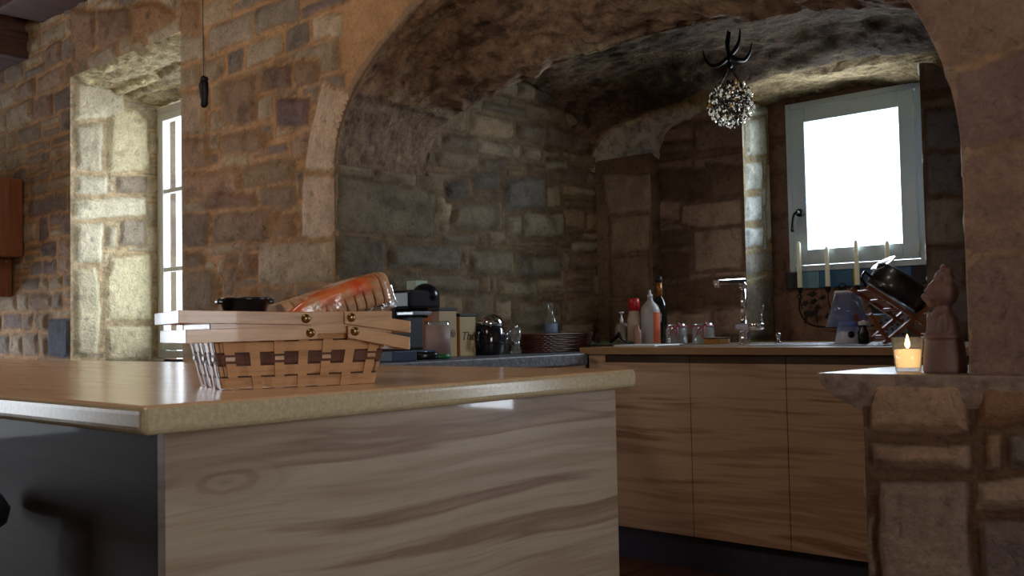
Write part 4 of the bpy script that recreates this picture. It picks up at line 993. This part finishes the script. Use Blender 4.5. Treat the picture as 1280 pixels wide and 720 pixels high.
for (x, y, s) in ((1002, 382, 1), (1012, 380, .9), (1024, 374, .9), (1016, 377, .7), (1040, 376, 1.0), (1030, 398, 1.1), (1044, 392, 1.2), (1044, 404, 1.2), (1032, 406, .9), (1064, 380, 1), (1070, 392, 1), (1080, 378, .9)):
    a = q3([(x, y)])[0]; G().prism(leaf, (a[0], 0, a[2]), (s, 0, .2 * s), (-.2 * s, 0, s), W3).build('leaf_ornament', M['iron'], ca)
names = ['leftmost tall cream candle in the wrought-iron candelabrum', 'second cream candle from the left in the wrought-iron candelabrum', 'third cream candle from the left, above the clear lamp', 'rightmost cream candle, rising behind the tipped black pot']
cr_ = None
for i, cx in enumerate(cxs):
    hh = (.25, .215, .235, .22)[i]; zb = 1.16 + P(1035, 363, Y=4.71).z - 1.16 + .005
    t = thing('taper_candle', names[i], 'candle', (-2.0 + cx, 4.71, zb), group='tapers in the iron candelabrum')
    G().lathe([(.001, 0), (.0115, 0), (.0105, hh - .012), (.006, hh), (.001, hh + .001)], (0, 0, 0), 16).build('wax', M['wax'], t)
    G().cyl((0, 0, hh), (0, 0, hh + .008), .001, seg=6).build('wick', M['black_matt'], t)

# ------------------------------------------------------------------ hanging crystal ball from an iron hook
ch = thing('crystal_pendant', 'iron antler-like hook in the vault carrying a ball of glass beads', 'pendant', (-2.12, 3.8, 2.262))
def cq(x, y): p = P(x, y, Y=3.8); return (p.x + 2.12, 0, p.z - 2.262)
def cq3(x, y, d): 
    p = P(x, y, Y=3.8 + d); return (p.x + 2.12, d, p.z - 2.262)
hub = cq(912, 70)
G().tube([cq(912, 40), cq(910, 62), cq(912, 84), hub], .006).build('stem', M['iron'], ch)
for pts in ([(912, 70), (900, 80), (890, 82), (882, 74), (878, 62)], [(912, 68), (920, 74), (930, 75), (937, 66), (940, 53)], [(912, 70), (909, 55), (910, 38)], [(914, 68), (920, 60), (924, 50), (925, 36)]):
    rr_ = [.009, .010, .009, .006, .002] if len(pts) == 5 else ([.009, .010, .007, .002] if len(pts) == 4 else [.008, .010, .003])
    G().tube(*curve([cq3(x, y, (.04 if k_ > 1 else 0)) for k_, (x, y) in enumerate(pts)], rr_)).build('hook_arm', M['iron'], ch)
G().sphere(cq(912, 82), .013, 12, 8).build('knuckle', M['iron'], ch)
bc_ = Vector(cq(914, 130)); R_ = .098
for k_ in range(4):
    a = k_ * PI / 2 + .5; G().tube([cq(912, 84), (bc_.x + .05 * math.cos(a), .05 * math.sin(a), bc_.z + .075)], .002, 5).build('chain', M['iron'], ch)
wf = G()
for k_ in range(7):
    z = -.08 + .0255 * k_; rr = math.sqrt(max(0, R_ ** 2 - z ** 2)) * .93
    wf.tube([(bc_.x + rr * math.cos(a), rr * math.sin(a), bc_.z + z) for a in [2 * PI * i / 24 for i in range(24)]], .0018, 4, True)
wf.build('wire_cage', M['iron'], ch)
bm_ = [simple('bead_glass_smoke', (52, 46, 40), .06, coat=1, metal=.5), simple('bead_glass_clear', (235, 236, 228), .04, metal=.9, coat=1, emis=(230, 225, 205), es=.3), simple('bead_glass_amber', (176, 130, 62), .06, metal=.6, coat=1, emis=(190, 140, 60), es=.12)]  # clear and amber beads glow faintly, a painted sparkle
rg3 = random.Random(3); bead = None; nb = 96
bd = []
for mi in range(3):
    me = G().lathe([(.0001, -.013), (.0065, -.005), (.0075, 0), (.0055, .006), (.0001, .011)], (0, 0, 0), 6, smooth=False)
    bd.append(me)
proto = []
for i in range(nb):
    zf = 1 - 1.86 * (i + .5) / nb; an = i * 2.39996; rr = math.sqrt(max(0, 1 - zf * zf))
    mi = 1 if (rg3.random() < (.22 + .3 * (zf < -.35))) else (2 if rg3.random() < .2 else 0)
    if len(proto) < 3 and all(p_[0] != mi for p_ in proto):
        o = bd[mi].build('glass_bead', bm_[mi], ch); proto.append((mi, o))
    else:
        src = [p_ for p_ in proto if p_[0] == mi][0][1]; o = src.copy(); COL.objects.link(o); o.parent = ch
    k_ = R_ * rg3.uniform(.90, 1.06); o.location = (bc_.x + k_ * rr * math.cos(an), k_ * rr * math.sin(an), bc_.z + k_ * zf)
    s_ = rg3.uniform(.65, 1.0); o.scale = (s_, s_, s_); o.rotation_euler.z = rg3.uniform(0, 6)
dg = G()
for i in range(330):
    a = rg3.uniform(0, 6.283); z = rg3.uniform(-1, .9); rr = math.sqrt(1 - z * z); k_ = R_ * rg3.uniform(.6, .95)
    dg.sphere((bc_.x + k_ * rr * math.cos(a), k_ * rr * math.sin(a), bc_.z + k_ * z), rg3.uniform(.004, .007), 6, 4)
o = dg.build('bead_filling', bm_[0], ch); o['kind'] = 'stuff'
dg = G()
for i in range(230):
    a = rg3.uniform(0, 6.283); z = rg3.uniform(-1, .8); rr = math.sqrt(1 - z * z); k_ = R_ * rg3.uniform(.85, 1.06)
    dg.sphere((bc_.x + k_ * rr * math.cos(a), k_ * rr * math.sin(a), bc_.z + k_ * z), rg3.uniform(.0025, .0045), 6, 4, (1, 1, 1.4))
o = dg.build('tiny_beads', bm_[1], ch); o['kind'] = 'stuff'

# ------------------------------------------------------------------ cord with iron weight at the left
cd = thing('hanging_pull', 'thin cord with a small black figure-shaped weight in front of the stone wall', 'pull cord', (P(254, 60, Y=2.2).x, 2.2, 2.0))
top_ = P(253, -40, Y=2.2); zt = 3.06 - 2.0
G().cyl((0, 0, .085), (0, 0, zt), .0016, seg=6).tube([(.012, 0, .085), (.012, 0, .14), (.001, 0, .30)], .0008, 5).build('cord', M['black_matt'], cd)
G().sphere((0, 0, .088), .013, 12, 8).sphere((.016, 0, .083), .012, 12, 8).lathe([(.004, -.035), (.014, -.03), (.011, -.005), (.015, .01), (.018, .03), (.02, .06), (.014, .08), (.004, .085)], (0, 0, 0), 14).lathe([(.003, -.03), (.010, -.026), (.009, 0), (.012, .03), (.012, .07), (.004, .078)], (.017, 0, 0), 12).build('weight', M['iron'], cd)

# wall cabinet at the left edge
wc = thing('wall_cabinet', 'reddish-brown wooden wall cabinet at the left edge', 'cabinet', (-7.05, 2.5, 1.28))
G().box(-.52, .52, -.30, .085, .25, .75).build('cabinet_body', M['cab_wood'], wc, bevel=.006)
G().box(-.51, .35, -.22, .085, .0, .248).build('open_niche', M['cab_wood'], wc, bevel=.006)
for s_ in (-.51, .005):
    d = G().box(s_, s_ + .505, -.318, -.301, .256, .744).build('door', M['cab_wood'], wc, bevel=.003)
    G().sphere((s_ + (.46 if s_ < 0 else .04), -.328, .5), .011, 10, 8).build('knob', M['brass'], d)
# chrome tap loop at the far end of the island
o = G().tube([(0, 0, 0), (0, 0, .02), (-.004, -.003, .032), (-.016, -.012, .037), (-.05, -.03, .036), (-.08, -.05, .030)], .006).lathe([(.012, 0), (.012, .004), (.001, .005)], (0, 0, 0), 14).build('small_chrome_hook', M['chrome']); o.location = (P(19, 449, Z=.92).x, P(19, 450.5, Z=.92).y, .92)
o.name = 'chrome_spout'; o.scale = (1.0,) * 3
tag(o, 'tiny curved chrome spout at the far left of the island worktop', 'tap')

# ------------------------------------------------------------------ picnic basket on the island
FL = Vector((-1.452, .893, TOP)); un = Vector((.342, .94, 0)).normalized(); vn_ = Vector((-.94, .342, 0))
bw, bd_, bh = .263, .19, .105
ang = math.atan2(un.y, un.x)
ctr = FL + un * bw / 2 + vn_ * bd_ / 2
pb = thing('picnic_basket', 'woven wood-splint picnic basket with folded handles on the island', 'basket', ctr, ang)   # local x along the front, -y is the front, +y the back
TP = .022   # flare at the rim
def wallp(side_, s, z):
    """point on basket wall: side 0 front,1 right,2 back,3 left; s in 0..1, z 0..bh"""
    f = z / bh; hx, hy = bw / 2 + TP * f, bd_ / 2 + TP * f
    return [Vector((-hx + 2 * hx * s, -hy, z)), Vector((hx, -hy + 2 * hy * s, z)), Vector((hx - 2 * hx * s, hy, z)), Vector((-hx, hy - 2 * hy * s, z))][side_]
nrm_ = [Vector((0, -1, 0)), Vector((1, 0, 0)), Vector((0, 1, 0)), Vector((-1, 0, 0))]
rowsz = [(.002, .0195), (.0225, .039), (.0425, .0585), (.062, .0785), (.0815, .098)]
nsl = [7, 5, 7, 5]
bnd = G(); bndd = G(); thin = G()
for sd in range(4):
    n_ = nsl[sd]
    for kx in range(n_):   # upright stakes
        stk = G()
        a = (kx + .5) / n_; hw = .20 / n_
        for r_i, (z0, z1) in enumerate(rowsz):
            out = .0022 if (kx + r_i) % 2 else -.0012
            zz0, zz1 = z0 - .004, z1 + .004
            ps = [wallp(sd, a - hw, max(0, zz0)), wallp(sd, a + hw, max(0, zz0)), wallp(sd, a + hw, zz1), wallp(sd, a - hw, zz1)]
            stk.add([p_ + nrm_[sd] * out for p_ in ps] + [p_ + nrm_[sd] * (out - .0016) for p_ in ps], [(0, 1, 2, 3), (7, 6, 5, 4), (0, 4, 5, 1), (1, 5, 6, 2), (2, 6, 7, 3), (3, 7, 4, 0)])
        stk.build('upright_splint', M['splint'], pb)
    for r_i, (z0, z1) in enumerate(rowsz):   # weavers
        gg = bndd if r_i == 2 else bnd
        seg_ = n_ * 6
        vs = []
        for i in range(seg_ + 1):
            s = i / seg_; ph = math.cos((s * n_ - .5) * PI * 1 + PI * r_i) ; ph = math.cos(PI * (s * n_ - .5) ) * (1 if r_i % 2 == 0 else -1)
            # over between even stakes, under odd ones
            o_ = -.0016 * math.copysign(min(1, abs(math.sin(PI * s * n_)) * 2), 1) * 0 + (.0016 if (int(s * n_ - 1e-6) + r_i) % 2 == 0 else -.0016) * min(1, 2.2 * abs(math.sin(PI * s * n_)))
            vs += [wallp(sd, s, z0) + nrm_[sd] * o_, wallp(sd, s, z1) + nrm_[sd] * o_, wallp(sd, s, z1) + nrm_[sd] * (o_ - .0012), wallp(sd, s, z0) + nrm_[sd] * (o_ - .0012)]
        fs = []
        for i in range(seg_):
            a_, b_ = 4 * i, 4 * i + 4
            fs += [(a_, b_, b_ + 1, a_ + 1), (a_ + 1, b_ + 1, b_ + 2, a_ + 2), (a_ + 2, b_ + 2, b_ + 3, a_ + 3), (a_ + 3, b_ + 3, b_, a_)]
        gg.add(vs, fs)
    for kx in range(n_):    # little pale square in each dark band
        a = (kx + .5) / n_
        if kx % 2 == 0:
            c_ = wallp(sd, a, .051) + nrm_[sd] * .0030; tdir = (wallp(sd, 1, 0) - wallp(sd, 0, 0)).normalized()
            thin.obox(c_, tdir * .0075, nrm_[sd] * .0007, Vector((0, 0, .0032)))
bnd.build('weave', M['splint'], pb); bndd.build('dark_weave', M['splint_dark'], pb, label='dark brown woven band'); thin.build('pale_inlay', M['splint'], pb)
G().box(-bw / 2, bw / 2, -bd_ / 2, bd_ / 2, .001, .004).build('bottom', M['splint'], pb)
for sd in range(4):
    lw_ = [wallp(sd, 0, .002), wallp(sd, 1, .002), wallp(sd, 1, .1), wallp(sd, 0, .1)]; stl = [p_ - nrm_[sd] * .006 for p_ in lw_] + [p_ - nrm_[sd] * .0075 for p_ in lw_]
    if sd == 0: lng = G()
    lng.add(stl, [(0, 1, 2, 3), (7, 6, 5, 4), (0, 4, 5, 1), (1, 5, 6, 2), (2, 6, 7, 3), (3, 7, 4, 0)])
lng.build('weave_gap_shade', M['splint_dark'], pb)  # added dark sheets that paint the shade inside the weave gaps
# rim bands
def loopband(g, z0, z1, out, th=.003, x0=None):
    f = (z0 + z1) / 2 / bh; hx, hy = bw / 2 + TP * f + out, bd_ / 2 + TP * f + out
    for a, b, c_, d in ((-hx, hx, -hy, -hy + th), (-hx, hx, hy - th, hy), (-hx, -hx + th, -hy, hy), (hx - th, hx, -hy, hy)): g.box(a, b, c_, d, z0, z1)
    return g
loopband(G(), .090, .128, .003).build('rim_band', M['splint'], pb, bevel=.001)
def hloop(xa, za, xe, ze, w, out, t=.0035):
    """a folded swing handle: two side strips from the pivot to the end, joined by a cross piece"""
    hy = bd_ / 2 + TP + out; g = G()
    for s in (-1, 1):
        a, b = Vector((xa, s * hy, za)), Vector((xe, s * hy, ze))
        g.obox((a + b) / 2, (b - a) / 2, (0, t / 2, 0), (0, 0, w / 2))
    g.box(xe - t / 2, xe + t / 2, -hy - t / 2, hy + t / 2, ze - w / 2, ze + w / 2)
    h_ = g.build('handle', M['splint'], pb, bevel=.0008)
    for s in (-1, 1):
        px_ = xa + (.012 if xe > xa else -.012)
        G().lathe([(.008, 0), (.0075, .003), (.004, .0055), (.0005, .006)], (px_, s * (hy + t / 2), za), 16, (0, s, 0)).build('rivet', M['brass'], h_)
hloop(.012, .116, -.205, .122, .021, .008); hloop(.018, .092, -.195, .090, .022, .014)
hloop(.068, .117, .188, .099, .021, .008); hloop(.072, .093, .184, .070, .022, .014)

# black bowl on the basket
bwpos = ctr + un * -.072 + vn_ * .005
bo = thing('black_bowl', 'small shiny black bowl with two lugs sitting in the picnic basket', 'bowl', (bwpos.x, bwpos.y, TOP + .125), ang)
G().lathe([(.001, 0), (.032, 0), (.036, .003), (.042, .024), (.046, .026), (.046, .031), (.041, .031), (.033, .007), (.001, .005)], (0, 0, 0), 32).build('bowl_body', M['black'], bo)
for s in (-1, 1): G().box(s * .044 - .006, s * .044 + .006, -.012, .012, .020, .029).build('lug', M['black'], bo, bevel=.003)
# support inside : folded cloth so that things in the basket rest on something
o = G().box(-.125, .125, -.088, .088, .0, .104).build('basket_filling', simple('cream_napkin', (176, 150, 118), .9, var=.2, vs=20, bump=.5), bevel=.02, bseg=4)
o.location = (ctr.x, ctr.y, TOP + .006); o.rotation_euler.z = ang; o.name = 'folded_napkin'
tag(o, 'cream folded napkin filling the picnic basket', 'napkin')
# sliced bread in its bag
br_ = thing('bread_bag', 'transparent orange-printed bag of sliced bread leaning out of the basket', 'bread', ctr + un * .088 + vn_ * .01 + Vector((0, 0, .100)), ang)
tl = math.radians(17)
def bl(x, y, z): return Vector((x * math.cos(tl) - z * math.sin(tl), y, x * math.sin(tl) + z * math.cos(tl)))
bx0, bx1 = -.10, .115
secs = [(-.150, .004, .045), (-.125, .012, .058), (-.095, .026, .066), (-.06, .034, .066), (0, .037, .066), (.06, .038, .066), (.10, .038, .064), (.117, .028, .054), (.124, .018, .036)]
g = G(); vs = []; sg = 28
for ix, (x, hz_, hy_) in enumerate(secs):
    for i in range(sg):
        a = 2 * PI * i / sg; c_, s_ = math.cos(a), math.sin(a); q_ = .38
        wrk = 1 + .035 * math.sin(i * 2.3 + x * 90)
        vs.append(bl(x, hy_ * math.copysign(abs(c_) ** q_, c_) * wrk, .046 + hz_ * math.copysign(abs(s_) ** q_, s_) * wrk - (.046 - hz_) * .9))
fs = [(j_ * sg + i, j_ * sg + (i + 1) % sg, (j_ + 1) * sg + (i + 1) % sg, (j_ + 1) * sg + i) for j_ in range(len(secs) - 1) for i in range(sg)]
fs += [tuple(range(sg)), tuple((len(secs) - 1) * sg + i for i in range(sg))]
g.add(vs, fs, True)
# bag: clear plastic with printed orange top
k = NT('printed_film'); 
tc = k.node('ShaderNodeAttribute', attribute_name='print')
nz = k.noise(k.node('ShaderNodeTexCoord').outputs['Object'], 26, 3)
tr = k.node('ShaderNodeBsdfTransparent'); gs = k.node('ShaderNodeBsdfGlossy'); gs.inputs['Roughness'].default_value = .09
k.b.inputs['Roughness'].default_value = .22; k.b.inputs['Coat Weight'].default_value = 1
pos_ = k.node('ShaderNodeTexCoord').outputs['Object']
k.link(k.ramp(nz, [(.35, lin((214, 74, 34))), (.58, lin((228, 118, 62))), (.72, lin((206, 156, 112)))]), k.b.inputs['Base Color'])
lw = k.node('ShaderNodeLayerWeight'); lw.inputs[0].default_value = .25
m1 = k.node('ShaderNodeMixShader'); k.link(k.math('ADD', .10, k.math('MULTIPLY', lw.outputs['Facing'], .5)), m1.inputs[0]); k.link(tr.outputs[0], m1.inputs[1]); k.link(gs.outputs[0], m1.inputs[2])
m2 = k.node('ShaderNodeMixShader'); k.link(tc.outputs['Fac'], m2.inputs[0]); k.link(m1.outputs[0], m2.inputs[1]); k.link(k.b.outputs[0], m2.inputs[2]); k.link(m2.outputs[0], k.out.inputs[0])
nn = k.noise(pos_, 30, 4); bp2 = k.node('ShaderNodeBump'); bp2.inputs['Strength'].default_value = .5; bp2.inputs['Distance'].default_value = .006; k.link(nn, bp2.inputs['Height']); k.link(bp2.outputs[0], gs.inputs['Normal']); k.link(bp2.outputs[0], k.b.inputs['Normal'])
bag = g.build('plastic_bag', k.m, br_, label='clear plastic bag printed orange on top')
at = bag.data.attributes.new('print', 'FLOAT', 'POINT')
vals = []
for v in bag.data.vertices:
    p_ = v.co; X_ = p_.x * math.cos(tl) + p_.z * math.sin(tl); Z_ = -p_.x * math.sin(tl) + p_.z * math.cos(tl)
    vals.append(1.0 if (Z_ > .058 - .34 * max(0, .01 - X_) and X_ < .085) else 0.0)
at.data.foreach_set('value', vals)
for i in range(11):
    x = -.088 + i * .0185; gs_ = G(); pl = []
    for t_ in range(24):
        a = 2 * PI * t_ / 24; c_, s_ = math.cos(a), math.sin(a); pl.append((.058 * math.copysign(abs(c_) ** .45, c_), .044 + .030 * math.copysign(abs(s_) ** .45, s_)))
    o_ = bl(x, 0, 0); wv = bl(.0165, 0, 0); gs_.prism(pl, o_, (0, 1, 0), bl(0, 0, 1), wv); gs_.build('bread_slice', M['crust'], br_, bevel=.003)

# ------------------------------------------------------------------ shelf of the pier, candle glass, clay figure
o = G()
sh = [(-1.185, 2.535), (-.30, 2.535), (-.30, 3.12), (-1.09, 3.12), (-1.16, 2.86)]
zs_ = [(.842, 0), (.872, 0)]
bmv = []
ins = lambda d: [(x + (d if x < -.5 else 0), y + (d * .3 if y < 2.6 else 0)) for x, y in sh]
prof = [(.0, .876), (.0, .868), (.012, .845), (.035, .818), (.075, .795), (.11, .772), (.125, .742)]
n_ = len(sh); vs = []
for d, z in prof: vs += [(x, y, z) for x, y in ins(d)]
fs = [tuple(range(n_))] + [(j_ * n_ + i, j_ * n_ + (i + 1) % n_, (j_ + 1) * n_ + (i + 1) % n_, (j_ + 1) * n_ + i) for j_ in range(len(prof) - 1) for i in range(n_)] + [tuple((len(prof) - 1) * n_ + i for i in range(n_))]
o.add(vs, fs)
kk = NT('shelf_stone'); pz = kk.pos(); n1 = kk.noise(pz, 24, 6, .65); kk.link(kk.ramp(n1, [(.3, lin((84, 68, 64))), (.6, lin((150, 126, 110)))]), kk.b.inputs['Base Color']); kk.b.inputs['Roughness'].default_value = .42; kk.bump(n1, .5, .012)
so = o.build('stone_shelf', kk.m, bevel=.003, loc=(-.8, 2.8, .82)); struct(so); so.name = 'wall_pier_shelf'
ZP = .876
vg = thing('candle_glass', 'lit candle in a small flared glass on the stone shelf', 'candle', (-.985, 2.66, ZP))
G().lathe([(.001, .0), (.030, .0), (.032, .003), (.041, .092), (.0385, .092), (.030, .012), (.001, .011)], (0, 0, 0), 32).build('glass', M['glass'], vg)
G().lathe([(.001, .013), (.0295, .013), (.0345, .058), (.030, .060), (.001, .056)], (0, 0, 0), 28).build('wax', simple('glowing_wax', (236, 180, 110), .5, var=.05, emis=(255, 190, 120), es=2.6), vg)
G().cyl((0, 0, .056), (0, 0, .066), .0012, seg=6).build('wick', M['black_matt'], vg)
G().lathe([(.001, .062), (.006, .068), (.007, .076), (.004, .088), (.0005, .10)], (0, 0, 0), 14).build('flame', simple('flame_glow', (255, 220, 150), .5, emis=(255, 205, 130), es=14), vg)
point('candle_flame_light', (-.985, 2.66, ZP + .078), .35, (1, .62, .28), .006)

fg = thing('clay_figure', 'brown terracotta animal-headed figure in a long dress beside the candle glass', 'figurine', (-.89, 2.66, ZP))
g = G()
g.lathe([(.001, 0), (.052, .0), (.0535, .006), (.0525, .04), (.048, .078), (.046, .088), (.050, .089), (.0505, .096), (.044, .104), (.041, .12), (.035, .142), (.027, .155), (.022, .162), (.021, .175), (.001, .18)], (0, 0, 0), 40)
g.sphere((0, 0, .207), .041, 24, 16, (1.0, .95, .95))
hd = Vector((-.742, -.67, 0)); 
g.sphere(Vector((0, 0, .196)) + hd * .030, .022, 16, 12, (1, 1, .8)); g.sphere(Vector((0, 0, .198)) + hd * .047, .009, 12, 8); g.sphere(Vector((0, 0, .178)) + hd * .030, .012, 12, 8, (1, 1, .7))
pr = Vector((.67, -.742, 0))
for s in (-1, 1):
    g.sphere(Vector((0, 0, .236)) + pr * .030 * s - hd * .004, .014, 12, 8, (.8, .8, 1.3)); g.sphere(Vector((0, 0, .125)) + pr * .036 * s + hd * .016, .015, 12, 8, (.9, .9, 2.0))
    g.sphere(Vector((0, 0, .214)) + pr * .015 * s + hd * .038, .005, 8, 6)
for a in range(9):
    t_ = a / 9 * 2 * PI; g.sphere((.014 * math.cos(t_) + .006, .014 * math.sin(t_), .250 + .004 * math.sin(3 * t_)), .012, 10, 8)
g.sphere((.008, 0, .268), .013, 12, 8)
for s in (-1, 1): g.sphere(Vector((.006, 0, .262)) + hd * -.004 + pr * .02 * s, .010, 10, 8)
f_ = g.build('body', M['terracotta'], fg)
rm_ = f_.modifiers.new('fuse', 'REMESH'); rm_.mode = 'VOXEL'; rm_.voxel_size = .0028; rm_.use_smooth_shade = True
sm_ = f_.modifiers.new('soften', 'SMOOTH'); sm_.iterations = 2

# ------------------------------------------------------------------ bar stool in the shade at the left
bs = thing('bar_stool', 'dark bar stool in shadow under the island overhang at the left edge', 'stool', (-1.80, .50, 0), .3)
G().lathe([(.001, .70), (.16, .70), (.175, .71), (.18, .73), (.165, .755), (.001, .765)], (0, 0, 0), 32).build('seat', simple('dark_leather', (24, 24, 34), .5), bs)
for a in (45, 135, 225, 315):
    a = math.radians(a); pts = []; rd = []
    for i in range(20):
        t_ = i / 19; pts.append(((.12 + .06 * (1 - t_)) * math.cos(a), (.12 + .06 * (1 - t_)) * math.sin(a), .70 * t_)); rd.append(.013 + .006 * abs(math.sin(t_ * 16)))
    G().tube(pts, rd, 12).build('leg', M['black_matt'], bs)
G().tube([(.165 * math.cos(a), .165 * math.sin(a), .22) for a in [2 * PI * i / 32 for i in range(32)]], .009, 8, True).build('foot_ring', M['iron'], bs)
